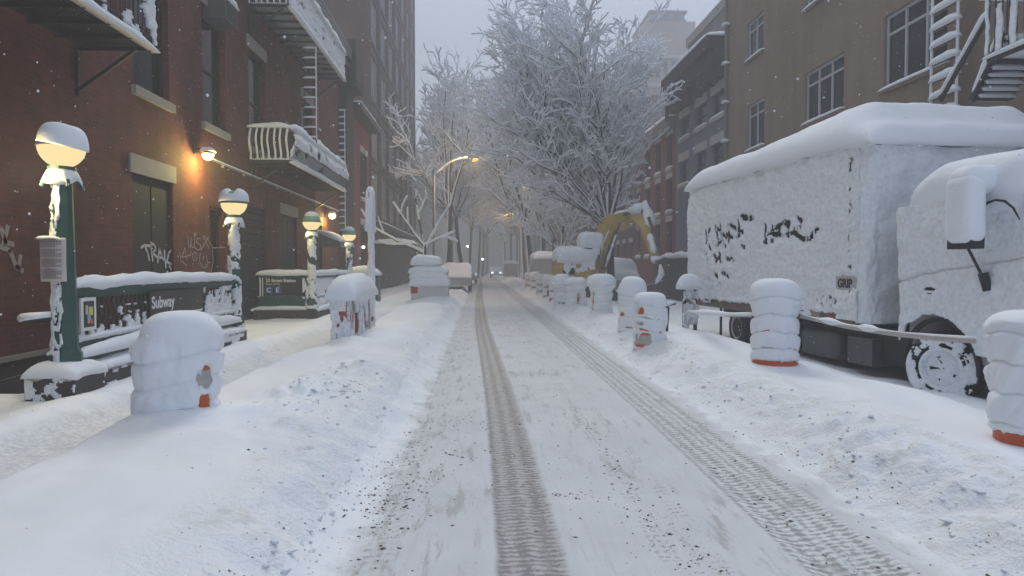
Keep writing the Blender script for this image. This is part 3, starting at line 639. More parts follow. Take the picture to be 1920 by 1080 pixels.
def fire_escape(label, y0, y1, z, out=1.1, rh=.9, bow=True, side_near=True, seed=1, thr=.1, extra_z=0):
    r = thing('fire_escape', label, 'fire escape', (XL, y0, z), 0, 'iron fire escapes on the brick building')
    L = y1-y0
    q = MB()
    k = 0
    n = int(out/.055)
    for k in range(n): q.box(.03+k*out/n, .03+k*out/n+.022, 0, L, -.02, .01)
    for k in range(int(L/.6)+1): q.box(.0, out, k*.6, k*.6+.04, -.08, -.022)
    q.build('platform', IRON, r)
    q = MB()
    for yb in (.15, L-.2): q.bar((0.02, yb, -.75), (out*.85, yb, -.08), .05); q.box(.02, .07, yb-.03, yb+.03, -.8, -.08)
    q.build('bracket', IRON, r)
    q = MB(); rails = [rh, rh*.15]
    for zr in rails: q.bar((out, 0, zr), (out, L, zr), .04, .03); q.bar((0, 0, zr), (out, 0, zr), .04, .03); q.bar((0, L, zr), (out, L, zr), .04, .03)
    def bal(x, y, ox, oy):
        if bow:
            pts = [(x, y, rh), (x+ox*.02, y+oy*.02, rh*.75), (x+ox*.16, y+oy*.16, rh*.38), (x+ox*.14, y+oy*.14, rh*.16), (x, y, .02)]
        else: pts = [(x, y, rh), (x, y, 0)]
        q.tube(pts, .011, 5)
    for k in range(int(L/.13)+1): bal(out, k*.13, 1, 0)
    for k in range(1, int(out/.16)): bal(k*.16, 0, 0, -1); bal(k*.16, L, 0, 1)
    q.build('railing', IRON, r)
    # snow on the slats, on the rails and plastered over the balusters
    q = MB(); q.snow(.1, out-.02, 0, L, .01, .16, step=.12, seed=seed, over=.01); q.build('snow_bed', SNOW, r, True)
    q = MB(); q.snow(out-.07, out+.09, -.05, L+.05, rh+.02, .2, step=.05, seed=seed, lump=.9, over=.03, drip=.05); q.snow(0, out, -.06, .05, rh+.02, .09, step=.04, seed=seed+1, lump=.8)
    q.build('snow_cap', SNOW, r, True)
    bw = .12 if bow else 0
    def f1(u, v): zv = v*rh; return (out+.03+bw*math.sin(min(1, (1-v)*1.3)*PI)*1.1, u*L, zv), (1, 0, 0)
    crust('snow_crust', f1, int(L/.05), 22, PSNOW, r, thr=thr, seed=seed, fu=L*2.2, fv=3, amp=.03, th=.05)
    def bars(u, v): return .35 if abs((u*out/.16) % 1-.5) < .15 else -1.1
    def f2(u, v): return (u*out, -.03-bw*math.sin(min(1, (1-v)*1.3)*PI)*1.1, v*rh), (0, -1, 0)
    crust('snow_crust', f2, 44, 14, PSNOW, r, thr=.3, seed=seed+2, fu=5, fv=3, amp=.015, th=.03, solid=bars)
    q = MB(); q.snow(out-.02, out+.09, 0, L, -.06, .13, step=.1, seed=seed, lump=.4, over=.015); q.build('snow_lip', SNOW, r, True)
    return r
OUT = 1.1; XO = XL+OUT
y3a, y3b = yy(468), on(645, 365, XO).y
fe3 = fire_escape('black iron fire escape balcony with bowed bars full of snow, above the second globe lamp', y3a, y3b, on(545, 300, XO).z, OUT, .85, True, seed=3, thr=.25)
fe1 = fire_escape('slatted iron fire escape platform seen from below at the near corner of the brick wall', 4.5, on(288, 90, XO).y, on(288, 90, XO).z, OUT, .9, False, seed=5, thr=-.02)
fe2 = fire_escape('upper iron fire escape heaped with snow, over the bowed balcony', y3a, on(645, 150, XO).y, on(645, 150, XO).z, OUT, .95, False, seed=8, thr=.35)
# ladder hanging between the two balconies
def rungs(r, H, step, a, b, rad, rc, h):
    q = MB(); q.tube([(*a, 0), (*b, 0)], rad, 6); s_ = MB(); s_.snow(*rc, rad, h, step=.04, over=.008, lump=.4); k = .15; m1 = m2 = None
    while k < H:
        if m1 is None: o = q.build('rung', IRON, r); c = s_.build('snow_cap', SNOW, o, True); m1, m2 = o.data, c.data
        else: o = link('rung', m1, None, r); c = link('snow_cap', m2, None, o)
        o.location = (0, 0, k); k += step
def ladder(label, x, y, z0, z1, w=.42, along='x', step=.3):
    r = thing('fire_ladder', label, 'ladder', (x, y, z0), 0 if along == 'x' else PI/2, 'fire ladders')
    H = z1-z0; q = MB(); [q.tube([(s*w/2, 0, 0), (s*w/2, 0, H)], .018, 6) for s in (-1, 1)]; q.build('side_rail', IRON, r)
    rungs(r, H, step, (-w/2, 0), (w/2, 0), .014, (-w/2-.02, w/2+.02, -.045, .045), .05)
    q = MB(); [q.tube([(s*w/2, -.012, .1), (s*w/2, -.012, H)], .022, 5) for s in ((1,) if along == 'x' else (-1, 1))]; q.build('snow_crust', PSNOW, r)
    return r
py_ = 21.6; lx = at(582, 200, py_).x
ladder('iron fire ladder with snow on every rung between the two balconies', lx, py_, on(582, 265, lx).z if False else at(582, 268, py_).z, at(582, 88, py_).z, w=.36)
py_ = 26.6; lx = at(641, 200, py_).x
ladder('narrow iron drop ladder plastered with snow at the far end of the balconies', lx, py_, at(641, 440, py_).z, at(641, 205, py_).z, w=.2, step=.25)
# ------------------------------------------------------------------ wall lamps
BULB = mat_emit('lamp_glow', (1, .82, .36), 5); SODIUM = mat_emit('sodium_glow', (1, .55, .12), 1.1); COOL = mat_emit('cool_lamp_glow', (.95, 1, .95), 9)
def plight(name, loc, e, col, r, parent=None):
    d = bpy.data.lights.new(name, 'POINT'); d.energy = e; d.color = col; d.shadow_soft_size = r
    o = bpy.data.objects.new(name, d); C.objects.link(o); o.location = loc; o.parent = parent; return o
def wall_lamp(label, px, py, e, r=.13):
    p = on(px, py, XL+.3); t = thing('wall_lamp', label, 'wall lamp', (XL, p.y, p.z), 0, 'lamps on the brick wall')
    q = MB(); q.tube([(0, 0, .12), (.16, 0, .14), (.28, 0, .08)], .02, 8); q.box(0.002, .03, -.06, .06, .02, .2); q.build('bracket', IRON, t)
    q = MB(); q.lathe([(.02, .10), (.05, .095), (.11, .03), (.115, .02)], .3, 0, 16, False); q.build('shade', IRON, t)
    q = MB(); q.lathe([(.001, .08), (r*.6, .06), (r, 0), (r*.7, -r*.7), (.001, -r)], .3, 0, 16, False); q.build('bulb', BULB, t, True)
    q = MB(); q.snow(.2, .4, -.1, .1, .09, .07, step=.03); q.build('snow_cap', SNOW, t, True)
    plight('lamp_light', (.38, 0, -.16), e, (1, .80, .22), .06, t); return t
wall_lamp('glaring yellow wall lamp lighting the brick beside the tall window', 390, 290, 90)
wall_lamp('small yellow wall lamp under the far end of the bowed balcony', 623, 404, 60, .15)
# ------------------------------------------------------------------ subway globe lamps
GLOBE_T = mat_plain('globe_green_top', (.22, .42, .33), .3, var=.1); GLOBE_B = mat_emit('globe_glow', (1, .80, .40), .66)
PAPER = mat_plain('wet_paper', (.62, .56, .55), .8, var=.12); INK = mat_plain('grey_ink', (.2, .17, .17), .8)
def globe_lamp(label, x, y, ztop, seed, cap, crustw, r=.235, energy=3.):
    gz = height(np.array([x]), np.array([y]))[0]; t = thing('globe_lamp', label, 'street lamp', (x, y, 0), 0, 'globe lamps at the subway stairs'); t.location.z = 0
    zc_ = ztop
    H = zc_-r-.12
    q = MB(); pr = [(.17, .4), (.17, .62), (.15, .66), (.13, .7), (.115, H*.6), (.10, H-.05), (.13, H), (.10, H+.03), (.09, H+.08), (.14, H+.1), (.14, H+.13), (.06, H+.14)]
    q.lathe(pr, 0, 0, 10); q.build('post', GREEN, t)
    q = MB()
    for k in range(4):
        a = PI/4+k*PI/2; c, s = math.cos(a), math.sin(a)
        q.tube([(c*.08, s*.08, H-.0), (c*.14, s*.14, H+.0), (c*.185, s*.185, H-.05), (c*.195, s*.195, H-.10)], [.045, .04, .03, .02], 6)
    q.build('collar', GREEN, t)
    q = MB(); q.snow(-.155, .155, -.155, .155, H+.02, .075, step=.02, seed=seed, over=.0, p=5, lump=.5, zf=lambda X, Y: H+.03-1.5*np.clip(np.hypot(X, Y)-.14, 0, 1), drip=.03)
    q.build('snow_collar', SNOW, t, True)
    lo = [(r*math.cos(a), zc_+r*math.sin(a)) for a in np.linspace(-PI/2*.82, -.04, 12)]; q = MB(); q.lathe([(.02, lo[0][1])]+lo, 0, 0, 32, False); q.build('globe_bowl', GLOBE_B, t, True)
    q = MB(); q.lathe([(r+.004, zc_-.012), (r+.012, zc_-.008), (r+.012, zc_+.008), (r+.004, zc_+.012)], 0, 0, 32, False); q.build('globe_band', IRON, t)
    hi = [(r*math.cos(a), zc_+r*math.sin(a)) for a in np.linspace(.04, PI/2*.98, 12)]; q = MB(); q.lathe(hi, 0, 0, 32); q.build('globe_top', GLOBE_T, t, True)
    q = MB()
    n = 40; prof = []
    vs = []; fs = []; rows = 14
    for i in range(rows+1):
        f = i/rows
        for j in range(n):
            a = 2*PI*j/n; nn = float(fbm(math.cos(a)*.9+seed*3, math.sin(a)*.9+f*1.2, 2, seed))
            if cap == 'drum':      # tall drift leaning to one side
                tt = f*PI/2; rr = r*1.06*max(0, math.cos(tt))**.42; z = zc_+.0+r*1.02*math.sin(tt)**1.15+(.02*nn)*f-.20*rr*math.cos(a)*(1-.3*f)
                vs.append((math.cos(a)*rr+.03*f+.012, math.sin(a)*rr, z))
            elif cap == 'lobes':
                lob = 1-.35*math.exp(-((a % PI-PI/2)/.5)**2)
                rr = (r*1.03)*math.sqrt(max(0, 1-f**3)); z = zc_+.03+f*(r*1.12)*(lob*.35+.65)+.03*nn*f-.1*(1-abs(math.cos(a)))*f*0
                if f > .6: z -= .11*math.exp(-(rr*math.cos(a)/.05)**2)
                vs.append((math.cos(a)*rr*1.12, math.sin(a)*rr, z))
            else:
                rr = (r*.8)*math.sqrt(max(0, 1-f**2)); z = zc_+r*.62+f*(.14)+.01*nn
                vs.append((math.cos(a)*rr, math.sin(a)*rr, z))
    for i in range(rows):
        for j in range(n): fs.append((i*n+j, i*n+(j+1) % n, (i+1)*n+(j+1) % n, (i+1)*n+j))
    fs.append(tuple(range(n))[::-1]); fs.append(tuple(rows*n+j for j in range(n)))
    q.add(vs, fs); q.build('snow_cap', SNOW, t, True)
    a0, a1 = crustw
    def f(u, v):
        a = math.radians(a0+(a1-a0)*u); z = .45+v*(H-.5); rr = (.175 if z < .66 else .125-.025*(z-.7)/(H-.7))+.0
        return (math.cos(a)*rr, math.sin(a)*rr, z), (math.cos(a), math.sin(a), 0)
    crust('snow_crust', f, 16, 70, PSNOW, t, thr=.12, th=.03, seed=seed, fu=2., fv=9, amp=.018)
    plight('lamp_light', (-.2, -.3, zc_-.30), energy, (1, .80, .36), .1, t)
    return t
XRAIL = -4.62
def yr(px): return on(px, 500, XRAIL).y
L1, L2, L3, L4 = yr(120), yr(440), yr(585), yr(655)
lamp1 = globe_lamp('nearest globe lamp, a paper notice on its green post', XRAIL, L1, at(115, 275, L1).z, 1, 'drum', (215, 285), energy=26)
globe_lamp('globe lamp with two humps of snow, ending the near railing', XRAIL, L2, at(440, 381, L2).z, 2, 'lobes', (150, 350), energy=5)
globe_lamp('pale green topped globe lamp at the corner of the station sign', XRAIL, L3, at(583, 416, L3).z, 3, 'thin', (150, 360), r=.24, energy=5)
globe_lamp('smallest globe lamp, beside the domed green bin', XRAIL, L4, at(654, 440, L4).z, 4, 'thin', (150, 360), r=.24, energy=4)
q = MB(); pa = at(75, 446, L1-.2); pb = at(125, 528, L1-.2)
nt_ = thing('paper_notice', 'snow-flecked printed paper notice taped round the green lamp post', 'notice', (pa.x, L1-.2, pb.z)); wq = pb.x-pa.x; hq = pa.z-pb.z
X_, Z_ = np.meshgrid(np.linspace(0, wq, 18), np.linspace(0, hq, 20), indexing='ij')
o = grid_mesh('sheet', X_, .03*np.sin(X_/wq*PI)*-1+.01*fbm(X_*9, Z_*9, 3, 2), Z_, PAPER, nt_, flip=True)
md = o.modifiers.new('thickness', 'SOLIDIFY'); md.thickness = .004
q = MB()
for k in range(20):
    if k in (4, 9, 14): continue
    w_ = wq*(.82 if k % 3 else .6); zq = hq-.03-k*hq/22; n_ = 8
    for i in range(n_): 
        xa, xb = .03+i*w_/n_, .03+(i+.85)*w_/n_; ya = -.034-.03*math.sin(xa/wq*PI)*.6-.008; q.box(xa, xb, ya, ya+.004, zq, zq+(.012 if k > 1 else .02))
q.build('print', INK, nt_)
q = MB(); q.snow(-.01, wq*.75, -.05, .02, hq-.01, .03, step=.02, over=.005); q.build('snow_cap', SNOW, nt_, True)
# ------------------------------------------------------------------ subway entrances
SIGN = mat_plain('black_enamel', (.016, .018, .02), .35); WHITE = mat_plain('white_lettering', (.75, .75, .75), .5, var=.05); BLUE = mat_plain('blue_enamel', (.03, .08, .25), .4)
CONC = mat_plain('stair_concrete', (.06, .058, .055), .9)
def rail_run(t, pts, near_open=False, seed=0, snowt=.13, bal_crust=True):
    # pts: corner points of the railing (x, y); builds curb, base plate, bars, top rail and their snow
    cu, ba, br, tr_, s1 = MB(), MB(), MB(), MB(), MB()
    for i, ((xa, ya), (xb, yb)) in enumerate(zip(pts, pts[1:])):
        a = Vector((xa, ya, 0)); b = Vector((xb, yb, 0)); d = (b-a); L = d.length; d /= L
        z = lambda h: Vector((0, 0, h))
        cu.bar(a+z(.1)-d*.12, b+z(.1)+d*.12, .34, .62)
        ba.bar(a+z(.56)-d*.02, b+z(.56)+d*.02, .10, .09); ba.bar(a+z(.69), b+z(.69), .06, .17)
        tr_.bar(a+z(1.335)-d*.03, b+z(1.335)+d*.03, .11, .10); tr_.bar(a+z(1.26), b+z(1.26), .05, .05)
        k = .16
        while k < L-.08:
            c = a+d*k; n = 14
            br.tube([c+z(.77+j*.5/n)+Vector((math.cos(j*.9), math.sin(j*.9), 0))*.012 for j in range(n+1)], .017, 5); k += .115
        lo = Vector((min(xa, xb), min(ya, yb))); hi = Vector((max(xa, xb), max(ya, yb)))
        s1.snow(lo.x-.07, hi.x+.07, lo.y-.05, hi.y+.05, 1.385, snowt, step=.06, seed=seed+i, lump=.35, over=.02, drip=.03)
        s1.snow(lo.x-.06, hi.x+.06, lo.y, hi.y, .775, .05, step=.06, seed=seed+i+3, over=.01)
        s1.snow(lo.x-.19, hi.x+.19, lo.y-.1, hi.y+.1, .41, .12, step=.08, seed=seed+i+5, lump=.4, over=.02, drip=.03)
    cu.build('curb', GRANITE, t); ba.build('base_plate', GREEN, t); br.build('baluster', IRON, t); tr_.build('top_rail', GREEN, t); s1.build('snow_cap', SNOW, t, True)
e1 = thing('subway_entrance', 'near subway stair railing with the Subway sign, beside the first globe lamp', 'subway entrance', (0, 0, 0), 0, 'subway entrances')
rail_run(e1, [(XRAIL, L1+.05), (XRAIL, L2)], seed=2)
# snow slope on the plate below the bars
q = MB(); q.snow(XRAIL+.05, XRAIL+.13, L1+.1, L2-.1, .60, .16, step=.08, seed=7, lump=.5); q.build('snow_ledge', SNOW, e1, True)
def f(u, v): return (XRAIL+.03, L1+.15+u*(L2-L1-.3), .74+v*.52), (1, 0, 0)
def low(u, v): return .55*max(0, 1-v*3.5)-.42*min(1, v*2)+(.5 if u > .72 else 0)+ (.35 if abs((u*(L2-L1)/.23) % 1-.5) < .16 and v < .75 else -.1)
crust('snow_crust', f, 230, 26, PSNOW, e1, thr=-.02, th=.03, seed=9, fu=34, fv=5, amp=.02, solid=low)
def slopef(u, v): return (XRAIL+.175+.004, L1-.1+u*(L2-L1), .12+v*.3), (1, 0, 0)
crust('snow_crust', slopef, 160, 12, PSNOW, e1, thr=-.03, th=.02, seed=4, fu=14, fv=2, amp=.02, solid=lambda u, v: .9*(v-.55))
sa, sb = yr(268), yr(369)
q = MB(); q.box(XRAIL+.06, XRAIL+.085, sa, sb, .88, 1.25); sg = q.build('sign', SIGN, e1)
q = MB(); q.box(XRAIL+.086, XRAIL+.09, sa+.02, sb-.02, .885, .915); q.build('sign_stripe', WHITE, sg)
text('sign_lettering', 'Subway', .235, WHITE, sg, (XRAIL+.087, sa+.05, 1.02), (PI/2, 0, PI/2), bold=.004, sx=1.0)
ma, mb = yr(136), yr(165)
q = MB(); q.box(XRAIL+.06, XRAIL+.085, ma, mb, .86, 1.24); mp = q.build('map_frame', WHITE, e1)
q = MB(); q.box(XRAIL+.086, XRAIL+.09, ma+.05, mb-.05, .90, 1.20); q.build('map_poster', SIGN, mp)
for k, (c, a0, a1, c0, c1) in enumerate((((.6, .55, .1), .45, .85, .45, .78), ((.15, .35, .55), .3, .6, .25, .5), ((.5, .12, .1), .55, .85, .12, .3), ((.5, .5, .5), .12, .35, .5, .85), ((.55, .4, .1), .3, .5, .15, .3))):
    q = MB(); w_ = mb-ma-.1; q.box(XRAIL+.091+k*.0006, XRAIL+.093+k*.0006, ma+.05+a0*w_, ma+.05+a1*w_, .90+c0*.3, .90+c1*.3); q.build('map_patch', mat_plain('map_ink_%d' % k, c, .5), mp)
# handrail end
q = MB(); hx, hy, hz_ = XRAIL-.1, L1-.05, 1.0
pt = [(XRAIL-.08, L1-.12, 1.04), (XRAIL-.28, L1-.2, 1.02), (XRAIL-.40, L1-.1, 1.0), (XRAIL-.40, L1+.1, .99), (XRAIL-.25, L1+.3, .98)]
q.tube(pt, .025, 8); hr = q.build('handrail', IRON, e1); q = MB(); q.tube([(a, b, c+.035) for a, b, c in pt], [.035, .045, .05, .045, .03], 8); q.build('snow_cap', SNOW, hr, True)
# pedestal at the corner
q = MB(); q.box(XRAIL-.26, XRAIL+.26, L1-.3, L1+.3, -.3, .42); q.build('pedestal', GRANITE, e1)
q = MB(); q.snow(XRAIL-.27, XRAIL+.27, L1-.31, L1+.31, .42, .14, step=.05, seed=3, over=.02, drip=.04); q.build('snow_cap', SNOW, e1, True)
def f(u, v): return (XRAIL-.26+u*.52, L1-.305, .0+v*.42), (0, -1, 0)
crust('snow_crust', f, 30, 24, PSNOW, e1, thr=-.05, th=.015, seed=6, fu=4, fv=3, amp=.006)
q = MB(); q.box(-6.13, -6.1, 8.1, 13, -2.9, .1); q.box(-4.81, -4.78, 8.1, 13, -2.9, .1); q.box(-6.1, -4.81, 12.97, 13, -2.9, .1)
for k in range(14): q.box(-6.1, -4.81, 8.1+k*.3, 13, -2.9, .05-k*.2)if False else q.box(-6.1, -4.81, 8.1+k*.3, 8.4+k*.3, -2.95, .0-k*.2)
q.build('stairwell', CONC, e1)
e2 = thing('subway_entrance', 'far subway stair enclosure with the station sign facing the street', 'subway entrance', (0, 0, 0), 0, 'subway entrances')
rail_run(e2, [(-6.05, L3), (XRAIL, L3), (XRAIL, L4)], seed=12)
fx0, fx1 = at(480, 0, L3).x, at(566, 0, L3).x
q = MB(); q.box(-6.0, XRAIL-.1, L3-.065, L3-.03, .80, 1.30); sg = q.build('sign', SIGN, e2)
q = MB(); q.box(-6.02, -5.99, L3-.09, L3-.068, .8, 1.3); q.box(-5.95, -5.93, L3-.09, L3-.068, .8, 1.3); q.build('sign_edge', WHITE, sg)
text('sign_lettering', '23 Street Station', .125, WHITE, sg, (-5.86, L3-.068, 1.18), bold=.003, sx=.95)
text('sign_lettering', 'Street & 8 Av', .07, WHITE, sg, (-5.86, L3-.068, 1.10), sx=1.0)
for k, ch in enumerate('CE'):
    q = MB(); q.box(-5.88+k*.25, -5.67+k*.25, L3-.072, L3-.066, .86, 1.06); bl = q.build('route_bullet', BLUE, sg)
    text('route_letter', ch, .18, WHITE, bl, (-5.84+k*.25, L3-.074, .9), bold=.003)
q = MB(); q.box(-6.13, -6.1, 19.15, 24.2, -2.9, .1); q.box(-4.81, -4.78, 19.15, 24.2, -2.9, .1); q.box(-6.1, -4.81, 19.15, 19.18, -2.9, .1)
for k in range(14): q.box(-6.1, -4.81, 23.9-k*.3, 24.2-k*.3, -2.95, .0-k*.2)
q.build('stairwell', CONC, e2)
def f(u, v): return (XRAIL+.03, L3+.1+u*(L4-L3-.1), .72+v*.56), (1, 0, 0)
crust('snow_crust', f, 90, 20, PSNOW, e2, thr=.15, th=.03, seed=19, fu=9, fv=2, amp=.02)
def f(u, v): return (XRAIL+.12, L3+.1+u*(L4-L3-.1), .42+v*.3), (1, 0, 0)
crust('snow_crust', f, 90, 10, PSNOW, e2, thr=.3, th=.03, seed=29, fu=9, fv=2, amp=.02)
def f(u, v): return (-4.86+u*.16, L3-.09, .72+v*.56), (0, -1, 0)
crust('snow_crust', f, 12, 20, PSNOW, e2, thr=.2, th=.02, seed=39, fu=3, fv=4, amp=.01)
# ------------------------------------------------------------------ awning with light beyond, and a green bin
aw = thing('door_awning', 'rounded lit awning with snow on it over a doorway under the small wall lamp', 'awning', (XL, 27.0, 0))
q = MB(); n = 9; prof = [(1.0*math.cos(a), 2.35+.55*math.sin(a)) for a in np.linspace(0, PI/2, n)]+[(0, 2.35)]
q.prism(prof, -.75, .75, 'y'); q.build('hood', mat_plain('awning_canvas', (.10, .12, .11), .8), aw, False)
q = MB(); q.snow(.0, .95, -.75, .75, 2.45, .08, zf=lambda X, Y: 2.37+.55*np.sqrt(np.clip(1-(X/1.02)**2, 0, 1)), over=.01); q.build('snow_cap', SNOW, aw, True)
dl = thing('door_lamp', 'tiny cold white lamp by the doorway of the small brick house', 'wall lamp', (XL, 36.4, at(683, 463, 36.2).z))
q = MB(); q.lathe([(.01, .06), (.06, .04), (.075, 0), (.06, -.05), (.01, -.07)], .15, 0, 12, False); q.build('bulb', COOL, dl, True); q = MB(); q.box(.003, .12, -.03, .03, .03, .09); q.build('bracket', IRON, dl)
bx = thing('green_bin', 'dark green lidded bin with domed snow behind the farthest globe lamp', 'bin', (-4.7, 28.3, .05))
q = MB(); q.box(-.62, .62, -.45, .45, 0, 1.15); q.build('body', GREEN, bx); q = MB(); q.box(-.66, .66, -.49, .49, 1.15, 1.22); q.build('lid', GREEN, bx)
q = MB(); q.snow(-.66, .66, -.49, .49, 1.22, .36, step=.06, over=.02, p=2.4); q.build('snow_cap', SNOW, bx, True)
# ------------------------------------------------------------------ red and white barricade and the white pole
REDP = mat_plain('red_plastic', (.42, .06, .035), .5, var=.25); WHITP = mat_plain('white_plastic', (.6, .6, .6), .5, var=.15); ORANGE = mat_plain('orange_plastic', (.55, .10, .03), .5, var=.25)
ba = thing('barricade', 'red and white slatted plastic barricade under a thick loaf of snow, beside the white pole', 'barricade', (-2.47, 12.4, .12))
q = MB(); q.box(-.15, .15, 0, .09, 0, .98); q.box(-.15, .15, 2.41, 2.5, 0, .98); q.box(-.12, .12, .09, 2.41, .84, .95); q.box(-.12, .12, .09, 2.41, .1, .2); q.build('frame', WHITP, ba)
q = MB(); q2 = MB()
for k in range(14):
    y = .2+k*.158; q = MB(); q.box(.02, .06, y, y+.09, .2, .84); q.build('slat', REDP if (k//3) % 2 == 0 else WHITP, ba)
q = MB(); q.box(-.11, .11, -.012, 0, .3, .85); q.build('end_panel', REDP, ba)
q = MB(); q.snow(-.24, .26, -.1, 2.6, .93, .42, step=.045, seed=4, lump=.12, over=.03, p=3.5, drip=.08); q.build('snow_cap', SNOW, ba, True)
def f(u, v): return (.14, u*2.5, v*.95), (1, 0, 0)
crust('snow_crust', f, 80, 44, PSNOW, ba, thr=-.06, th=.04, seed=14, fu=11, fv=1.6, amp=.02, solid=lambda u, v: .35*(v-.45)+(.25 if v < .12 else 0))
def f(u, v): return (-.17+u*.34, -.03, v*.98), (0, -1, 0)
crust('snow_crust', f, 24, 44, PSNOW, ba, thr=.0, th=.03, seed=24, fu=3, fv=5, amp=.02, solid=lambda u, v: .35*(v-.4)+(.2 if u < .3 else 0))
bp = at(697, 600, 15.3)
sp_ = thing('sign_pole', 'tall white snow-plastered pole with an edge-on sign plate, rising behind the red barricade', 'sign', (bp.x, 15.3, .1))
q = MB(); Ht = at(698, 360, 15.3).z-.1; q.tube([(0, 0, 0), (0, 0, Ht)], .032, 8); q.build('pole', GREYC, sp_)
q = MB(); q.box(-.015, .0, -.24, .24, Ht-.85, Ht-.03); q.build('plate', GREYC, sp_)
def f(u, v): a = u*2*PI; rr = .065+.012*float(fbm(v*9, u*2, 2, 3)); return (math.cos(a)*rr, math.sin(a)*rr, v*Ht*.99), (math.cos(a), math.sin(a), 0)
crust('snow_crust', f, 14, 90, PSNOW, sp_, thr=.5, th=.02, seed=5, fu=2, fv=14, amp=.015)
q = MB(); q.snow(-.095, .07, -.27, .27, Ht-.86, .95, step=.03, seed=6, lump=.12, over=0.0, p=8); q.build('snow_cap', SNOW, sp_, True)
# stack of barricades
st = thing('barricade_stack', 'stack of flat panels pillowed with snow on every layer', 'stack', (at(808, 500, 26).x, 26, .3))
def z26(py): return at(800, py, 26).z-.3
lay = [(768, 842, 549, 533), (768, 838, 527, 520), (766, 838, 514, 509), (770, 826, 498, 494)]
cx0 = at(808, 500, 26).x
for k, (xa, xb, yb, yt) in enumerate(lay):
    xa_, xb_ = at(xa, 0, 26).x-cx0, at(xb, 0, 26).x-cx0
    q = MB(); q.box(xa_+.05, xb_-.05, -.5+k*.05, .5, z26(yb) if k else -.2, z26(yt)); q.build('panel', [WHITP, WHITP, WHITP, WHITP][k], st)
    if k == 0: q = MB(); q.box(xa_+.04, xa_+.3, -.512, -.501, z26(yb), z26(yt)); q.build('red_corner', REDP, st)
    q = MB(); q.snow(xa_, xb_, -.6+k*.05, .5, z26(yt)-.02, [.42, .3, .26, .3][k], step=.05, seed=k+3., lump=.35, over=.02, p=6, drip=.06); q.build('snow_cap', SNOW, st, True)
# ------------------------------------------------------------------ street lamps
def street_lamp(label, x, y, zarm, reach, zhead, e, group='tall street lamps over the road', rad=.14):
    t = thing('street_lamp', label, 'street lamp', (x, y, 0), 0, group)
    q = MB(); q.tube([(0, 0, 0), (0, 0, .9), (0, 0, zarm)], [.13, .09, .055], 10); q.build('pole', GREYC, t)
    s = 1 if reach > 0 else -1; n = 9
    P = [(reach*u, 0, zarm-.35+(zhead-zarm+.35)*(1-(1-u)**2)) for u in np.linspace(0, 1, n)]
    q = MB(); q.tube(P, .035, 8); q.build('arm', GREYC, t)
    q = MB(); q.tube([(a, b, c+.05) for a, b, c in P], .075, 8); q.build('snow_cap', SNOW, t, True)
    q = MB(); q.tube([(reach*.98, 0, zhead+.02), (reach+s*.2, 0, zhead), (reach+s*.55, 0, zhead-.02)], [.05, .13, .06], 10); q.build('lamp_head', GREYC, t)
    q = MB(); q.lathe([(.01, .0), (rad, -.03), (rad*.85, -.13), (.01, -.2)], reach+s*.28, 0, 16, False); o = q.build('lamp_lens', SODIUM, t, True); o.location.z = zhead-.05
    q = MB(); q.tube([(.045, 0, .3), (.035, 0, zarm)], .05, 6); q.build('snow_crust', PSNOW, t)
    plight('lamp_light', (reach+s*.28, -.1, zhead-.4), e, (1, .6, .22), .15, t)
    return t
pz = at(813, 318, 40); hp_ = at(888, 300, 40)
street_lamp('tall street lamp with a snow-laden arm and orange light', pz.x, 40, pz.z, hp_.x-pz.x-.28, hp_.z+.15, 240, rad=.3)
hp2 = at(946, 403, 72)
street_lamp('distant orange street lamp over the middle of the road, pole hidden in the trees', hp2.x+3.2, 72, hp2.z-.6, -2.9, hp2.z+.15, 300, rad=.36)
# ------------------------------------------------------------------ soft helpers
def blob_box(lo, hi, r, amp, seed=0., n=14, fz=None, freq=1.6):
    lo = np.array(lo, float); hi = np.array(hi, float); c = (lo+hi)/2; hs = (hi-lo)/2
    co = []; qs = []; b0 = 0
    for ax in range(3):
        for s in (-1, 1):
            o = [a for a in range(3) if a != ax]; nu = max(6, int(hs[o[0]]*2/.07)) if n is None else n; nv = nu
            U, V = np.meshgrid(np.linspace(-1, 1, nu+1), np.linspace(-1, 1, nv+1), indexing='ij')
            P = np.zeros(U.shape+(3,)); P[..., ax] = s; P[..., o[0]] = np.tan(U*PI/4); P[..., o[1]] = np.tan(V*PI/4)
            Q = P*hs; I = np.clip(Q, -(hs-r), hs-r); D = Q-I; L = np.linalg.norm(D, axis=-1, keepdims=True); N = D/np.maximum(L, 1e-6)
            W_ = I+N*r+c
            d = amp*fbm(W_[..., 0]*freq+W_[..., 2]*freq*.8+seed, W_[..., 1]*freq+W_[..., 2]*freq*.5, 4, seed)
            W_ = W_+N*d[..., None]
            if fz: W_ = fz(W_)
            co.append(W_.reshape(-1, 3)); i = np.arange(nu)[:, None]; j = np.arange(nv)[None, :]; a = (b0+i*(nv+1)+j).ravel()
            q = np.stack([a, a+nv+1, a+nv+2, a+1], 1); flip = (s < 0) ^ (ax == 1)
            qs.append(q[:, ::-1] if flip else q); b0 += (nu+1)*(nv+1)
    return np.concatenate(co), np.concatenate(qs)
def blob(name, lo, hi, r, amp, m, parent, seed=0., n=14, fz=None, freq=1.6):
    co, q = blob_box(lo, hi, r, amp, seed, n, fz, freq); o = poly_mesh(name, co, q, m, parent)
    import bmesh
    bm = bmesh.new(); bm.from_mesh(o.data); bmesh.ops.remove_doubles(bm, verts=bm.verts, dist=1e-4); bm.to_mesh(o.data); bm.free(); return o
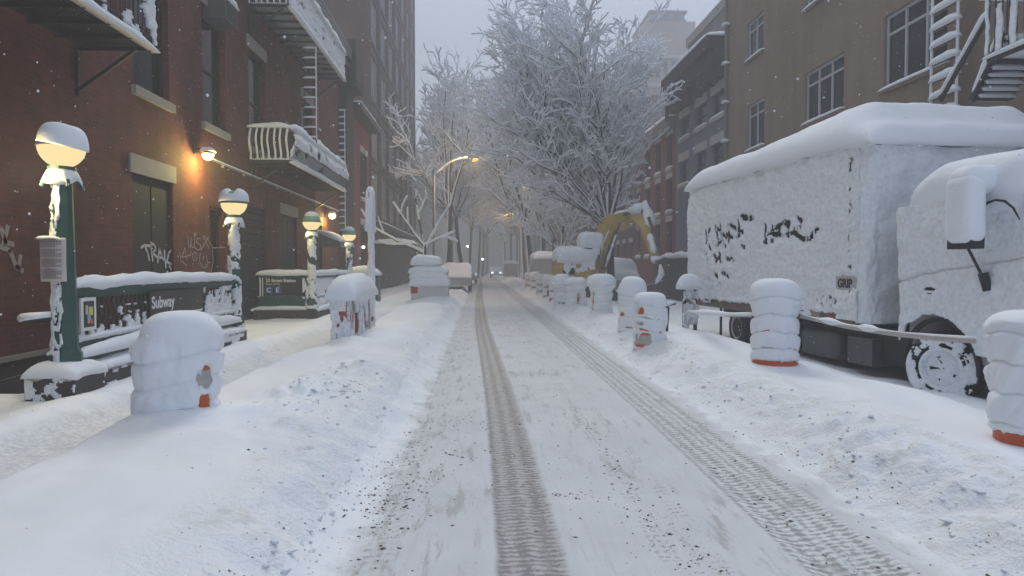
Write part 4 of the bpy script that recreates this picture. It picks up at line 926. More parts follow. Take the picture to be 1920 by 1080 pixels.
def lumpy(b, pts, r, seed=0., n=8, amp=.35, step=.12, up=0.):
    P = [Vector(p) for p in pts]; out = []; 
    for a, c in zip(P, P[1:]):
        k = max(1, int((c-a).length/step)); out += [a+(c-a)*i/k for i in range(k)]
    out.append(P[-1]); rr = [r*(1+amp*float(fbm(i*.45+seed, seed*3.1, 3, seed))*1.6)*(.45 if i in (0, len(out)-1) else 1) for i in range(len(out))]
    b.tube([p+Vector((0, 0, up)) for p in out], rr, n); return b
def sheet(name, X, Y, Z, keep, m, parent, th=.03):
    nx, ny = X.shape; i, j = np.nonzero(keep); a = i*ny+j; q = np.stack([a, a+ny, a+ny+1, a+1], 1)
    o = poly_mesh(name, np.stack([X, Y, Z], -1).reshape(-1, 3), q, m, parent)
    md = o.modifiers.new('thickness', 'SOLIDIFY'); md.thickness = th; md.offset = 0; return o
# ------------------------------------------------------------------ box truck
TR = .0896; TL = Vector((5.3, 9.6, 0))
_tn = Vector((-math.cos(TR), -math.sin(TR), 0)); _ty = Vector((-math.sin(TR), math.cos(TR), 0))
def tside(px, py):           # photo pixel to (y, z) on the street side of the truck
    r = ray(px, py); o = Vector((0, 0, EYE)); t = (TL-o).dot(_tn)/r.dot(_tn); p = o+r*t; return (p-TL).dot(_ty), p.z
def seg_dist(U, V, lines):
    d = np.full(U.shape, 9.)
    for ln in lines:
        for (a, b), (c, e) in zip(ln, ln[1:]):
            dx, dy = c-a, e-b; L = dx*dx+dy*dy+1e-9; t = np.clip(((U-a)*dx+(V-b)*dy)/L, 0, 1)
            d = np.minimum(d, np.hypot(U-a-t*dx, V-b-t*dy))
    return d
TRUCKW = mat_plain('truck_white_panel', (.42, .42, .42), .5, var=.12); BLACKR = mat_plain('black_rubber', (.012, .012, .013), .75, var=.3); CHAS = mat_plain('chassis_black', (.012, .012, .012), .7, var=.5, sc=8)
TANK = mat_plain('tank_grey', (.06, .062, .065), .5, var=.4, sc=5); RUST = mat_plain('chipped_rail', (.17, .13, .10), .8, var=.5, sc=9); MARK = mat_plain('black_marker', (.012, .012, .014), .6)
tk = thing('box_truck', 'large box truck plastered and heaped with snow, scrawled graffiti showing on its side', 'truck', TL, TR)
BL = 5.95; BW = 2.6; BZ0, BZ1 = .86, 3.36
q = MB(); rr = .16
BY = -.24; pts = [(rr*(1-math.cos(a)), BY+rr*(1-math.sin(a))) for a in np.linspace(0, PI/2, 7)]          # rounded front corner
poly = [(0, BL)]+[(x, y) for x, y in pts]+[(BW-x, y) for x, y in pts[::-1]]+[(BW, BL)]
q.prism(poly, BZ0, BZ1, 'z'); q.build('cargo_box', TRUCKW, tk)
q = MB(); q.box(-.035, -.003, .15+BY, BL, BZ0-.1, BZ0+.05); q.build('lower_rail', RUST, tk)
q = MB()
for a, b in ((1.35, 1.75), (.75, 1.15)): q.box(-.05, -.036, a, b, BZ0-.07, BZ0+.07)
q.build('step_plate', mat_plain('worn_plate', (.26, .21, .18), .7, var=.3, sc=9), tk)
q = MB(); q.box(-.03, -.003, .15+BY, BL, BZ1-.07, BZ1); q.build('upper_rail', TRUCKW, tk)
q = MB()
for k in range(9): q.box(-.045, -.036, .4+k*.62, .52+k*.62, BZ0-.04, BZ0+.01)
q.build('reflector', mat_plain('red_reflector', (.35, .05, .04), .4), tk)
gl = [[(1327, 435), (1330, 455), (1336, 468)], [(1345, 425), (1349, 440), (1352, 455)], [(1345, 425), (1356, 436), (1366, 446)], [(1356, 424), (1358, 452)], [(1370, 422), (1371, 455)], [(1366, 440), (1378, 446)], [(1380, 426), (1392, 433), (1396, 436)], [(1372, 420), (1384, 430), (1397, 436), (1386, 445)], [(1329, 446), (1335, 430)], [(1347, 460), (1358, 452), (1364, 462)], [(1388, 415), (1392, 432)],
      [(1396, 462), (1400, 465)], [(1344, 480), (1348, 486)], [(1352, 475), (1356, 490)], [(1346, 492), (1352, 484), (1358, 492)], [(1366, 485), (1372, 488)], [(1376, 484), (1380, 490)], [(1329, 478), (1331, 500)], [(1346, 515), (1350, 520)], [(1360, 512), (1366, 516), (1370, 520)], [(1396, 405), (1406, 409), (1418, 409)], [(1400, 411), (1416, 411)],
      [(1439, 424), (1440, 442), (1441, 455)], [(1442, 440), (1450, 436), (1456, 428)], [(1452, 425), (1454, 440), (1462, 442), (1468, 428)], [(1468, 424), (1464, 440), (1474, 444), (1480, 424)], [(1474, 420), (1484, 418), (1480, 436), (1487, 446)], [(1486, 440), (1494, 436), (1500, 442)],
      [(1497, 408), (1506, 414), (1504, 426), (1494, 432), (1500, 442), (1510, 450), (1524, 448), (1531, 438), (1538, 432)], [(1438, 456), (1442, 456)], [(1452, 452), (1456, 452)], [(1460, 428), (1476, 416)]]
gp = [[tside(*p) for p in ln] for ln in gl]
U, V = np.meshgrid(np.linspace(BY+.06, BL, 310), np.linspace(BZ0-.02, BZ1+.05, 150), indexing='ij')
n1 = fbm(U*1.3, V*2.2, 4, 31); n2 = fbm(U*4.5+.6*n1, V*6, 4, 32); n3 = fbm(U*16, V*22, 3, 33)
sc1 = np.abs(fbm(U*2.4+n1, V*5.5+.5*np.sin(U*2), 3, 34))
dg_ = seg_dist(U, V, gp); gy, gz = tside(1593, 531)
th = .04+.03*n1+.03*n2+.035*(1-sc1*2)+.012*n3
th = th*(.35+.65*sstep(.03, .16, dg_))*(.3+.7*sstep(.9, 1.6, np.hypot((U-gy)/.26, (V-gz)/.12)))
rag = fbm(U*26, V*7, 3, 35)
keep = np.ones(U.shape, bool)
keep &= ~((dg_ < .042+.03*rag) & (rag > -.3))
keep &= ~((np.abs(V-BZ1+.05+.05*n1) < .016) & (n2 > -.2) & (U > .5))
keep &= ~((V < BZ0+.05+.05*rag) & (U > .3) & (n2 > -.25))
keep &= ~((np.abs(U-BY-.26-.04*n1) < .035) & (fbm(U*9, V*7, 3, 36) > .22))
keep &= ~((np.hypot((U-.55)/.28, (V-1.08)/.09) < 1) & (rag > .12))
keep &= ~((np.abs(U-gy+.01*rag) < .24+.05*rag) & (np.abs(V-gz) < .085+.04*rag))
sheet('snow_crust', -np.maximum(th, .012)-.01, U, V, keep[:-1, :-1], PSNOW, tk, .02)
# what shows through: black marker under the snow
def strokes_side(name, lines, m, w):
    b = MB()
    for ln in lines:
        for (a, b_), (c, e) in zip(ln, ln[1:]):
            d = Vector((0, c-a, e-b_)); L = d.length
            if L < 1e-4: continue
            d /= L; u = Vector((0, -d.z, d.y))*w/2; p = Vector((-.004, a, b_))-d*w*.3; r = Vector((-.004, c, e))+d*w*.3; t = Vector((-.005, 0, 0))
            b.add([p-u, p+u, r+u, r-u, p-u+t, p+u+t, r+u+t, r-u+t], [(4, 5, 6, 7), (0, 1, 5, 4), (1, 2, 6, 5), (2, 3, 7, 6), (3, 0, 4, 7)])
    return b.build(name, m, tk)
strokes_side('graffiti', gp, MARK, .13)
q = MB(); q.box(-.04, -.004, gy-.26, gy+.26, gz-.1, gz+.1); pl_ = q.build('name_plate', TRUCKW, tk)
text('plate_lettering', 'GRIP', .17, MARK, pl_, (-.043, gy+.22, gz-.06), (PI/2, 0, -PI/2), bold=.006, sx=.95)
# snow round the front corner and over the front wall
A, V = np.meshgrid(np.linspace(0, 1, 90), np.linspace(BZ0-.05, BZ1+.02, 90), indexing='ij')
ang = np.clip(A/.28, 0, 1)*PI/2; sx_ = np.where(A < .28, rr-(rr+.05)*np.cos(ang), rr+(A-.28)/.72*(BW-rr)); sy_ = np.where(A < .28, rr-(rr+.05)*np.sin(ang), -.05)
n2 = fbm(A*14, V*4, 4, 41); sheet('snow_crust', sx_, sy_+BY-.05-.05*n2-.05*sstep(2.2, 3.4, V), V, np.ones(A.shape, bool)[:-1, :-1], PSNOW, tk, .02)
q = MB(); q.snow(-.08, BW+.3, BY-.2, BL+.04, BZ1-.01, .46, step=.06, seed=5, lump=.10, over=.05, p=9, drip=.03, zf=lambda X, Y: BZ1-.01-.06*sstep(.5, -.2, Y)+.22*sstep(4.5, .2, Y)*sstep(-.1, .5, X)*sstep(-.25, .25, Y)); q.build('snow_cap', SNOW, tk, True)
# chassis
q = MB()
for x in (.75, 1.55): q.box(x, x+.1, -2.5, BL-.1, .5, .72)
for k in range(9): q.box(.3, 2.1, .3+k*.66, .36+k*.66, .72, .855)
q.build('chassis', CHAS, tk)
q = MB(); q.box(.2, 2.2, -.9, 4.1, .28, .70); q.build('underbody', CHAS, tk)
o = blob('fuel_tank', (.04, .45, .2), (.55, 1.45, .62), .08, .01, TANK, tk, 3, 10)
q = MB(); q.box(.05, .45, -.35, .2, .22, .6); q.build('battery_box', TANK, tk); q = MB(); q.box(.05, .45, 1.7, 2.1, .25, .6); q.build('tool_box', TANK, tk)
def wheel(y, r, w=.26, x=.0, snowy=True, steer=0.):
    cs_, sn_ = math.cos(steer), math.sin(steer); pv = Vector((x+.13, y, r)); off = lambda d: pv+Vector((cs_*d, sn_*d, 0))
    q = MB(); q.lathe([(r*.55, -.02), (r*.8, -.035), (r*.96, -.01), (r, .04), (r, w-.04), (r*.9, w)], 0, 0, 36); o = q.build('tyre', BLACKR, tk, True)
    o.rotation_euler = (0, PI/2, steer); o.location = off(-.09)
    q = MB(); q.lathe([(.001, .02), (r*.16, .01), (r*.2, .045), (r*.42, .055), (r*.5, .0), (r*.58, -.012)], 0, 0, 30, False)
    rim = q.build('rim', TRUCKW, tk, True); rim.rotation_euler = (0, PI/2, steer); rim.location = off(-.115)
    if snowy:
        A_, B_ = np.meshgrid(np.linspace(0, 2*PI, 90), np.linspace(0, 1, 30), indexing='ij'); rd = r*.02+B_*r*.98
        Y_ = rd*np.cos(A_); Z_ = rd*np.sin(A_); n = fbm(Y_*9, Z_*9, 3, 51); m = ~((np.abs(B_-.64) < .05) & (n < .12) & (np.cos(A_-.5) > -.75)) & ~((B_ < .36) & (B_ > .10) & (np.abs(np.sin(A_*2.5+.3)) < .35) & (n < .02)) & ~((B_ > .72) & (n < -.2))
        xf = np.where(B_ < .55, .01+.02*(1-B_), -.045)-.02
        w_ = sheet('snow_crust', xf-.012*n-.11, Y_, Z_, m[:-1, :-1], PSNOW, tk, .02); w_.location = off(0); w_.rotation_euler = (0, 0, steer)
wheel(-1.66, .40, .24, -.02, True, math.radians(24)); wheel(3.9, .40, .3, .12, False); q = MB()
q = MB(); q.box(.12, .15, 3.0, 3.3, .1, .75); q.box(.12, .15, 4.6, 4.66, .1, .8); q.build('mud_flap', BLACKR, tk)
# cab
CY0, CY1 = -3.0, -1.06
prof = [(CY1, .62), (CY1, 2.28), (-2.2, 2.32), (-2.75, 1.95), (CY0, 1.35), (CY0, .55), (-2.15, .5), (-2.05, .78), (-1.85, .93), (-1.62, .97), (-1.38, .93), (-1.2, .78), (-1.14, .62)]
q = MB(); q.prism([(y, z) for y, z in prof], .06, 2.1, 'x'); q.build('cab', TRUCKW, tk)
q = MB(); q.prism([(-2.58, 1.5), (-1.45, 1.5), (-1.45, 2.08), (-2.2, 2.1)], .045, .058, 'x'); q.build('door_window', GLASS, tk)
q = MB(); q.box(.2, 1.95, CY0+.01, -1.1, .3, .6); q.build('cab_floor', CHAS, tk)
arch = MB()
for k in range(17):
    a = PI*k/16; b = PI*(k+1)/16
    if k < 16: arch.bar((.03, -1.62+.6*math.cos(a), .37+.6*math.sin(a)), (.03, -1.62+.6*math.cos(b), .37+.6*math.sin(b)), .05, .05)
arch.build('wheel_arch', BLACKR, tk)
U, V = np.meshgrid(np.linspace(CY0, CY1+.05, 150), np.linspace(.62, 2.34, 120), indexing='ij')
n1 = fbm(U*1.5, V*1.8, 4, 61); n2 = fbm(U*6, V*7, 4, 62)
hy, hz2 = tside(1754, 546); ay, az = tside(1880, 405)
th = .09+.05*n1+.035*n2+.06*sstep(1.0, 2.2, V)+.03*np.exp(-((U+1.15)/.1)**2)*(.5+.5*np.sin(V*9)**2)
win = np.exp(-(((U-ay)/.33)**4+((V-az+.1)/.32)**4)); th = th-.10*win
crk = np.abs(V-(1.58-.16*(U+2)+.05*n1)) < .02; th = th-.03*crk
keep = (np.hypot(U+1.62, V-.37) > .66+.03*n2) & ~((np.hypot((U-hy)/.1, (V-hz2)/.045) < 1) & (np.abs(V-hz2+.012) > .012))
keep &= ~((np.abs(np.hypot((U-ay)/.34, (V-az+.12)/.32)-1) < .03) & (V > az+.06))
keep &= ~((V < .85) & (n2 > .15) & (U > -1.2))
sheet('snow_crust', .05-np.maximum(th, .01), U, V, keep[:-1, :-1], PSNOW, tk, .025)
q = MB(); q.box(.0, .05, hy-.1, hy+.1, hz2-.03, hz2+.03); q.build('door_handle', BLACKR, tk)
blob('snow_cap', (-.12, -2.95, 2.12), (2.2, CY1+.02, 2.84), .3, .03, SNOW, tk, 7, 34, lambda W_: np.concatenate([W_[..., :2], (W_[..., 2:]-.2*sstep(-1.7, -1., W_[..., 1:2]))], -1))
blob('snow_cap', (.0, CY0-.12, 1.3), (2.2, -2.6, 2.2), .2, .04, SNOW, tk, 8, 20)
# front of the cab: windscreen, bumper, lights, plastered with snow
q = MB(); q.add([(.2, -2.80, 1.90), (1.96, -2.80, 1.90), (1.96, CY0-.02, 1.42), (.2, CY0-.02, 1.42)], [(0, 1, 2, 3)]); q.build('windscreen', GLASS, tk)
q = MB(); q.box(.05, 2.12, CY0-.14, CY0-.01, .42, .66); q.build('bumper', CHAS, tk)
for xh in (.3, 1.66): q = MB(); q.box(xh, xh+.24, CY0-.03, CY0-.004, .78, .98); q.build('headlight', TANK, tk)
q = MB(); [q.box(.7, 1.5, CY0-.025, CY0-.004, .76+k*.07, .80+k*.07) for k in range(4)]; q.build('grille', CHAS, tk)
U, V = np.meshgrid(np.linspace(.03, 2.14, 90), np.linspace(.60, 2.1, 70), indexing='ij'); n2 = fbm(U*3, V*3, 4, 66)
yf_ = np.interp(V, [.6, 1.35, 1.95, 2.32], [CY0, CY0, -2.75, -2.2]); kp = ~((V < 1.0) & (n2 > .2)); sheet('snow_crust', U, yf_-.06-.05*n2, V, kp[:-1, :-1], PSNOW, tk, .025)
# dark trim arc of the door window
def tp(px, py, off):
    r = ray(px, py); o = Vector((0, 0, EYE)); b = TL+_tn*off; t = (b-o).dot(_tn)/r.dot(_tn); p = o+r*t; d = p-TL; return Vector((-off, d.dot(_ty), p.z))
q = MB(); q.tube([tp(1842, 392, .17), tp(1850, 381, .18), (tp(1866, 375, .18)), tp(1884, 377, .18), tp(1900, 390, .17), tp(1912, 412, .15)], [.008, .016, .012, .014, .012, .006], 8); q.build('window_trim', BLACKR, tk)
mt_, mb_ = tp(1812, 400, .32), tp(1812, 458, .32)
q = MB(); q.box(-.40, -.24, mt_.y-.16, mt_.y+.17, mb_.z-.05, mt_.z+.06); q.tube([(-.3, mt_.y, mb_.z-.03), tp(1846, 526, .12)], .016, 8); q.tube([tp(1843, 512, .12), tp(1853, 545, .08)], .05, 8); q.tube([(-.3, mt_.y, mt_.z), (.05, mt_.y, mt_.z+.22)], .02, 8); q.build('mirror', BLACKR, tk)
blob('snow_cap', (-.47, mt_.y-.2, mb_.z-.0), (-.2, mt_.y+.2, mt_.z+.42), .12, .03, SNOW, tk, 9, 18)
blob('snow_cap', (-.44, mt_.y-.19, mt_.z+.2), (.25, mt_.y+.2, mt_.z+.5), .14, .03, SNOW, tk, 10, 18)
# ------------------------------------------------------------------ traffic drums
DR_O = mat_plain('drum_orange', (.55, .10, .03), .5, var=.2); DR_W = mat_plain('drum_white_band', (.42, .40, .37), .6, var=.25, sc=12)
DR_R = .255; DR_H = .94
def drum_body(t, off=.02):
    q = MB(); q.lathe([(.29, 0), (.29, .03), (.28, .07), (.26, .08)], 0, 0, 32); q.build('foot', DR_O, t, True)
    q = MB(); w = MB(); zs = np.linspace(.08, DR_H, 33); b = .0
    ro = lambda z: DR_R+.015-.045*(z/DR_H)+(.012 if (z*4.4) % 1 > .82 else 0)
    for i in range(32):
        (w if int((zs[i]-.08)/.215) % 2 == 0 and False or int((zs[i]-off+.32)/.16) % 2 else q).lathe([(ro(zs[i]), zs[i]), (ro(zs[i+1]), zs[i+1])], 0, 0, 32, False)
    q.lathe([(ro(DR_H), DR_H), (.1, DR_H+.03), (.001, DR_H+.03)], 0, 0, 32, False)
    q.build('drum', DR_O, t, True); w.build('reflective_band', DR_W, t, True)
def drum(label, x, y, z, seed, off=.02, band=.5, sink=.07, base=.05, bare=(), cap=.22, capr=.06, lean=0., full=True, sc=1., thick_dir=None, n=64, rows=70):
    z = (min(hz(x+a_, y+b_) for a_ in (-.25, 0, .25) for b_ in (-.3, 0))-sink) if z != .22 else -.04; t = thing('traffic_drum', label, 'traffic drum', (x, y, z), 0, 'snowed-in traffic drums along the kerb'); t.scale = (sc, sc, 1 if full else sc)
    drum_body(t, off)
    a = np.linspace(0, 2*PI, n+1); v = np.linspace(0, 1, rows+1); A, V = np.meshgrid(a, v, indexing='ij')
    H = DR_H; Z = V*(H+.0); cx = np.cos(A); sy = np.sin(A)
    nz_ = fbm(cx*1.6+seed*2.3, sy*1.6+Z*2.2, 4, seed); nf_ = fbm(cx*5, sy*5+Z*9, 3, seed+1)
    ph = (Z*4.6+.25*np.cos(A*1.0+seed)+.18*nz_) % 1
    sca = np.sqrt(np.clip(1-(2*ph-.75)**2, 0, 1)) if False else (ph**.55)*(1-ph**6)
    T = base*(.75+(band+.4*nf_)*sca+.8*nz_)+.012*nf_-.03*band*np.exp(-(np.minimum(ph, 1-ph)/.07)**2)
    if thick_dir is not None: T = T+thick_dir[1]*np.clip(np.cos(A-thick_dir[0]), 0, 1)
    T = T+capr*sstep(.72, 1., V)
    T = T+(.05 if sink == .07 else .0)*np.exp(-(Z/.07)**2)
    for (a0, z0, da, dz) in bare:
        dd = ((np.angle(np.exp(1j*(A-math.radians(a0))))/math.radians(da))**4+((Z-z0)/dz)**4); T = T-(base+.10)*np.clip(np.exp(-dd)*(1.1+2.2*nf_+.8*fbm(cx*11, sy*11+Z*30, 2, seed+5)), 0, 1.4)
    Rr = DR_R+T-.03*V
    # dome
    m = 16; Vc = np.linspace(0, 1, m+1)[1:]; Ac, Wc = np.meshgrid(a, Vc, indexing='ij'); last = Rr[:, -1][:, None]
    nzc = fbm(np.cos(Ac)*1.5*(1-Wc)+seed, np.sin(Ac)*1.5*(1-Wc), 3, seed+2)
    Rc = (last*(1-.85*sstep(0, .25, Wc))+last.mean()*.85*sstep(0, .25, Wc)+.03*nzc*sstep(0, .3, Wc))*np.cos(Wc*PI/2)**.62; Zc = H+cap*np.sin(Wc*PI/2)*(1+.22*nzc*(1-Wc)) + 0*Rc
    R2 = np.concatenate([Rr, Rc], 1); Z2 = np.concatenate([Z, Zc], 1); A2 = np.concatenate([A, Ac], 1)
    X = R2*np.cos(A2); Y = R2*np.sin(A2); X[-1] = X[0]; Y[-1] = Y[0]; Z2[-1] = Z2[0]
    X = X+lean*Z2
    o = grid_mesh('snow_coat', X, Y, Z2, SNOW, t); return t
def dpos(px, yb, zb=.36): 
    y = (EYE-zb)*F/(yb-500); return at(px, 500, y).x, y
drum('traffic drum buried in a huge lump of snow beside the near subway railing', -2.56, 6.1, .22, 3, base=.06, off=.10, bare=((-24, .70, 20, .09), (-27, .49, 12, .06)), cap=.32, capr=.03, thick_dir=(PI*1.05, .13), n=110, rows=110, sc=.97)
drum('traffic drum in rolled snow bands with an orange foot, before the truck chassis', 3.84, 8.85, .32, 5, band=.7, sink=.045, base=.042, bare=((-110, .03, 75, .07),), cap=.22, capr=.05, n=110, rows=100)
drum('traffic drum thick with snow, standing before the truck cab', 4.06, 4.85, .36, 6, band=.5, sink=.10, off=.03, base=.06, bare=((-110, .06, 130, .13),), cap=.14, capr=.04, n=110, rows=100)
x_, y_ = dpos(1219, 632); drum('traffic drum with orange patches low on its side and a flat snow top', x_, y_, .34, 7, base=.035, bare=((-140, .25, 36, .10), (-120, .33, 16, .05), (-150, .78, 18, .06), (-110, .02, 90, .06), (-150, .55, 16, .03)), cap=.16, capr=.03, n=90, rows=90)
x_, y_ = dpos(1186, 612); drum('traffic drum with a pointed snow hood just behind the orange-patched one', x_, y_, .34, 8, base=.04, bare=((-120, .03, 70, .05), (-160, .45, 16, .03)), cap=.30, capr=.03)
x_, y_ = dpos(1128, 583); drum('traffic drum with a drooping mushroom cap of snow in front of the digger', x_, y_, .34, 9, base=.07, bare=((-165, .5, 12, .25),), cap=.26, capr=.12)
x_, y_ = dpos(1080, 571); drum('wide snow-coated traffic drum with a dark slit down its front', x_, y_, .32, 10, base=.10, bare=((-80, .45, 9, .2),), cap=.2, capr=.07)
x_, y_ = dpos(1059, 566); drum('traffic drum with a pointed cap beside the one with the dark slit', x_-.05, y_+.4, .32, 11, base=.06, bare=((-100, .3, 30, .03),), cap=.4, capr=.08)
x_, y_ = dpos(1042, 556); dd_ = drum('traffic drum with a clean red foot in the far part of the row', x_, y_, .3, 12, base=.045, bare=((-100, .08, 110, .13), (-100, .5, 60, .03)), cap=.2, capr=.05)
x_, y_ = dpos(1029, 552); drum('banded traffic drum left of the one with the red foot', x_, y_, .3, 13, base=.03, bare=((-100, .2, 60, .04), (-100, .6, 60, .04), (-90, .05, 90, .04)), cap=.25, capr=.04)
lab = ['small distant traffic drum before the hedge of farther ones', 'distant traffic drum second from the far end of the row', 'distant traffic drum at the far end of the row']
for k, (px, pyb) in enumerate(((1015, 546), (1003, 541), (992, 536))):
    x_, y_ = dpos(px, pyb); drum(lab[k], x_, y_, .28, 14+k, base=.04, bare=((-100, .3, 60, .05), (-95, .65, 50, .04)), cap=.24, capr=.05, n=32, rows=40)
# barrier tape strung between the drums
TAPE = mat_plain('barrier_tape', (.45, .42, .40), .5, var=.2)
def tape(label, pts, sag, lumps, seed, thick=.03):
    t = thing('barrier_tape', label, 'tape', pts[0], 0, 'barrier tape between the drums'); o = Vector(pts[0]); q = MB(); s = MB(); P = []
    for a, b in zip(pts, pts[1:]):
        a, b = Vector(a), Vector(b)
        for i in range(25): u = i/24; P.append(a+(b-a)*u-Vector((0, 0, sag*4*u*(1-u)))-o)
    for a, b in zip(P, P[1:]):
        if (b-a).length > 1e-4: q.bar(a, b, .006, .05)
    q.build('tape', TAPE, t)
    n = len(P); rr = [thick*(1+.5*float(fbm(i*.3, seed, 3, seed)))+sum(.035*math.exp(-((i/n-c)/w)**2) for c, w in lumps) for i in range(n)]
    s.tube([p+Vector((0, 0, .02)) for p in P], rr, 8); s.build('snow_cap', SNOW, t, True)
q0 = at(1504, 592, 8.7); q1 = at(1850, 640, 4.95)
tape('barrier tape with clotted snow sagging before the truck chassis to the nearest right drum', [(q0.x, 8.75, q0.z), (3.7, 5.0, at(1850, 638, 5).z)], .05, ((.25, .06), (.5, .04)), 3, .009)
q0 = at(1290, 585, 14); q1 = at(1412, 592, 8.9)
tape('snow-rolled barrier tape between the striped board and the banded drum', [(q0.x, 14, q0.z), (q1.x, 8.95, q1.z)], .02, ((.4, .2),), 5, .026)
# A-frame barrier board and a short post near the truck tail
sx_, sy_ = at(1293, 500, 14.2).x, 14.2
ab = thing('barrier_board', 'upright barrier board on feet with snow hood, beside the tail of the truck', 'barricade', (sx_, sy_, .2))
q = MB(); q.box(-.13, -.08, -.05, .05, 0, 1.0); q.box(.10, .15, -.05, .05, 0, 1.0); q.box(-.16, .18, -.3, .3, 0, .06); q.build('frame', BLACKR, ab)
q = MB(); [q.box(-.14, .16, -.07, -.052, .2+k*.27, .36+k*.27) for k in range(3)]; q.build('board', WHITP, ab)
q = MB(); q.snow(-.22, .2, -.14, .14, .96, .3, step=.04, seed=3, over=.03, p=3); q.build('snow_cap', SNOW, ab, True)
def f(u, v): return (-.15+u*.32, -.085, v*1.0), (0, -1, 0)
crust('snow_crust', f, 24, 50, PSNOW, ab, thr=.05, th=.03, seed=74, fu=4, fv=8, amp=.02)
sx_ = at(1250, 500, 13.3).x
hp3 = thing('handle_post', 'short leaning dark post with a snowy crossbar right of the orange-patched drum', 'post', (sx_, 13.3, .2))
q = MB(); q.tube([(0, 0, .1), (.03, 0, .62)], .035, 8); q.tube([(-.16, 0, .60), (.2, .1, .68)], .022, 8); q.build('post', BLACKR, hp3)
q = MB(); lumpy(q, [(-.2, 0, .65), (.05, .03, .68), (.2, .1, .71)], .045, 3); lumpy(q, [(.0, -.02, .2), (.0, -.02, .6)], .03, 4); q.build('snow_cap', SNOW, hp3, True)
# ------------------------------------------------------------------ digger
YEL = mat_plain('digger_yellow', (.46, .30, .055), .6, var=.6, sc=3); STEEL = mat_plain('worn_steel', (.055, .05, .045), .5, var=.4, sc=9)
D = 30.
def dv_(px, py, d=D): return at(px, py, d)
ex = thing('excavator', 'yellow tracked digger with raised bent boom, heaped with snow, behind the drums', 'excavator', (dv_(1085, 500).x, D, 0))
EO = Vector(ex.location)
def dl_(px, py, d=D): return at(px, py, d)-EO
q = MB()
a = dl_(1040, 525); b = dl_(1118, 478)
q.box(a.x, b.x-.2, -.9, .9, a.z, b.z-.05); q.box(a.x+.05, b.x+.3, -1.0, 1.0, a.z-.2, a.z); q.build('engine_housing', YEL, ex)
q = MB(); q.box(a.x+.25, a.x+.75, -.915, -.902, a.z+.25, a.z+.7); q.build('vent', BLACKR, ex)
q = MB(); c0 = dl_(1086, 480); c1 = dl_(1118, 449); q.box(c0.x, c1.x, -.85, .2, c0.z-.1, c1.z); q.build('cabin', BLACKR, ex)
q = MB(); q.box(c0.x+.08, c1.x-.08, -.865, -.852, c0.z+.05, c1.z-.1); q.build('cabin_window', GLASS, ex)
for s in (-1, 1):
    q = MB(); q.prism([(-1.3, .2), (-1.1, 0), (1.3, 0), (1.5, .2), (1.5, .5), (1.3, .72), (-1.1, .72), (-1.3, .5)], s*.85-.22, s*.85+.22, 'y'); q.build('track', BLACKR, ex)
BP = [(1112, 548), (1122, 500), (1133, 455), (1141, 425), (1152, 412)]
q = MB(); P = [dl_(x, y) for x, y in BP]; hts = [.6, .7, .8, .85, .75]
def beam(q, P, h, w):
    for i in range(len(P)-1):
        a_, b_ = P[i], P[i+1]; d = (b_-a_).normalized(); n = Vector((-d.z, 0, d.x)); y = Vector((0, w/2, 0)); a2 = a_-d*.04; b2 = b_+d*.04
        q.add([a2-n*h[i]/2-y, a2+n*h[i]/2-y, b2+n*h[i+1]/2-y, b2-n*h[i+1]/2-y, a2-n*h[i]/2+y, a2+n*h[i]/2+y, b2+n*h[i+1]/2+y, b2-n*h[i+1]/2+y],
              [(0, 1, 2, 3), (7, 6, 5, 4), (0, 4, 5, 1), (1, 5, 6, 2), (2, 6, 7, 3), (3, 7, 4, 0)])
        w -= .004
beam(q, P, hts, .34)
P2 = [dl_(1148, 420), dl_(1175, 413), dl_(1200, 408, D-1)]; beam(q, P2, [.8, .75, .6], .33); q.build('boom', YEL, ex)
P3 = [dl_(1196, 403, D-1), dl_(1210, 425, D-1.3), dl_(1222, 460, D-1.7), dl_(1231, 492, D-2)]
q = MB(); beam(q, P3, [.66, .56, .45, .34], .26); q.build('stick', YEL, ex)
q = MB(); q.tube([dl_(1128, 505)-Vector((0, .3, 0)), dl_(1152, 432)-Vector((0, .3, 0))], .07, 10); q.tube([dl_(1152, 440)-Vector((0, .28, 0)), dl_(1160, 418)-Vector((0, .28, 0))], .045, 8)
q.tube([dl_(1168, 402)-Vector((0, .2, 0)), dl_(1205, 396, D-1)-Vector((0, .2, 0))], .07, 10); q.tube([dl_(1214, 408, D-1.3)-Vector((0, .2, 0)), dl_(1238, 478, D-1.9)-Vector((0, .2, 0))], .07, 10); q.build('hydraulic_ram', STEEL, ex)
bk = dl_(1224, 514, D-2.2)
q = MB(); pr = [(.35, .5), (.42, .1), (.3, -.35), (-.05, -.6), (-.4, -.55), (-.28, -.35), (0, -.3), (.12, -.05), (.05, .4)]
q.prism([(bk.x+x_*1.35, bk.z+z_*1.35) for x_, z_ in pr], bk.y-.35, bk.y+.35, 'y')
for k in range(4): q.box(bk.x-.52, bk.x-.36, bk.y-.33+k*.18, bk.y-.25+k*.18, bk.z-.62, bk.z-.52)
q.build('bucket', STEEL, ex)
h_ = b.z-.05; blob('snow_cap', (a.x-.06, -1.0, h_-.42), (b.x-.05, 1.0, h_+.42), .36, .1, SNOW, ex, 4, 30); blob('snow_cap', (c0.x-.08, -.98, c1.z-.42), (c1.x+.22, .35, c1.z+.30), .26, .08, SNOW, ex, 6, 22)
q = MB()
lumpy(q, [dl_(1146, 408)+Vector((0, -.05, 0)), dl_(1160, 402), dl_(1180, 398), dl_(1196, 392, D-1), dl_(1204, 384, D-1)], .24, 5, 10, .5, .2)
lumpy(q, [dl_(1200, 388, D-1), dl_(1208, 383, D-1.1), dl_(1215, 400, D-1.2), dl_(1222, 428, D-1.4)], .2, 7, 10, .4, .2)
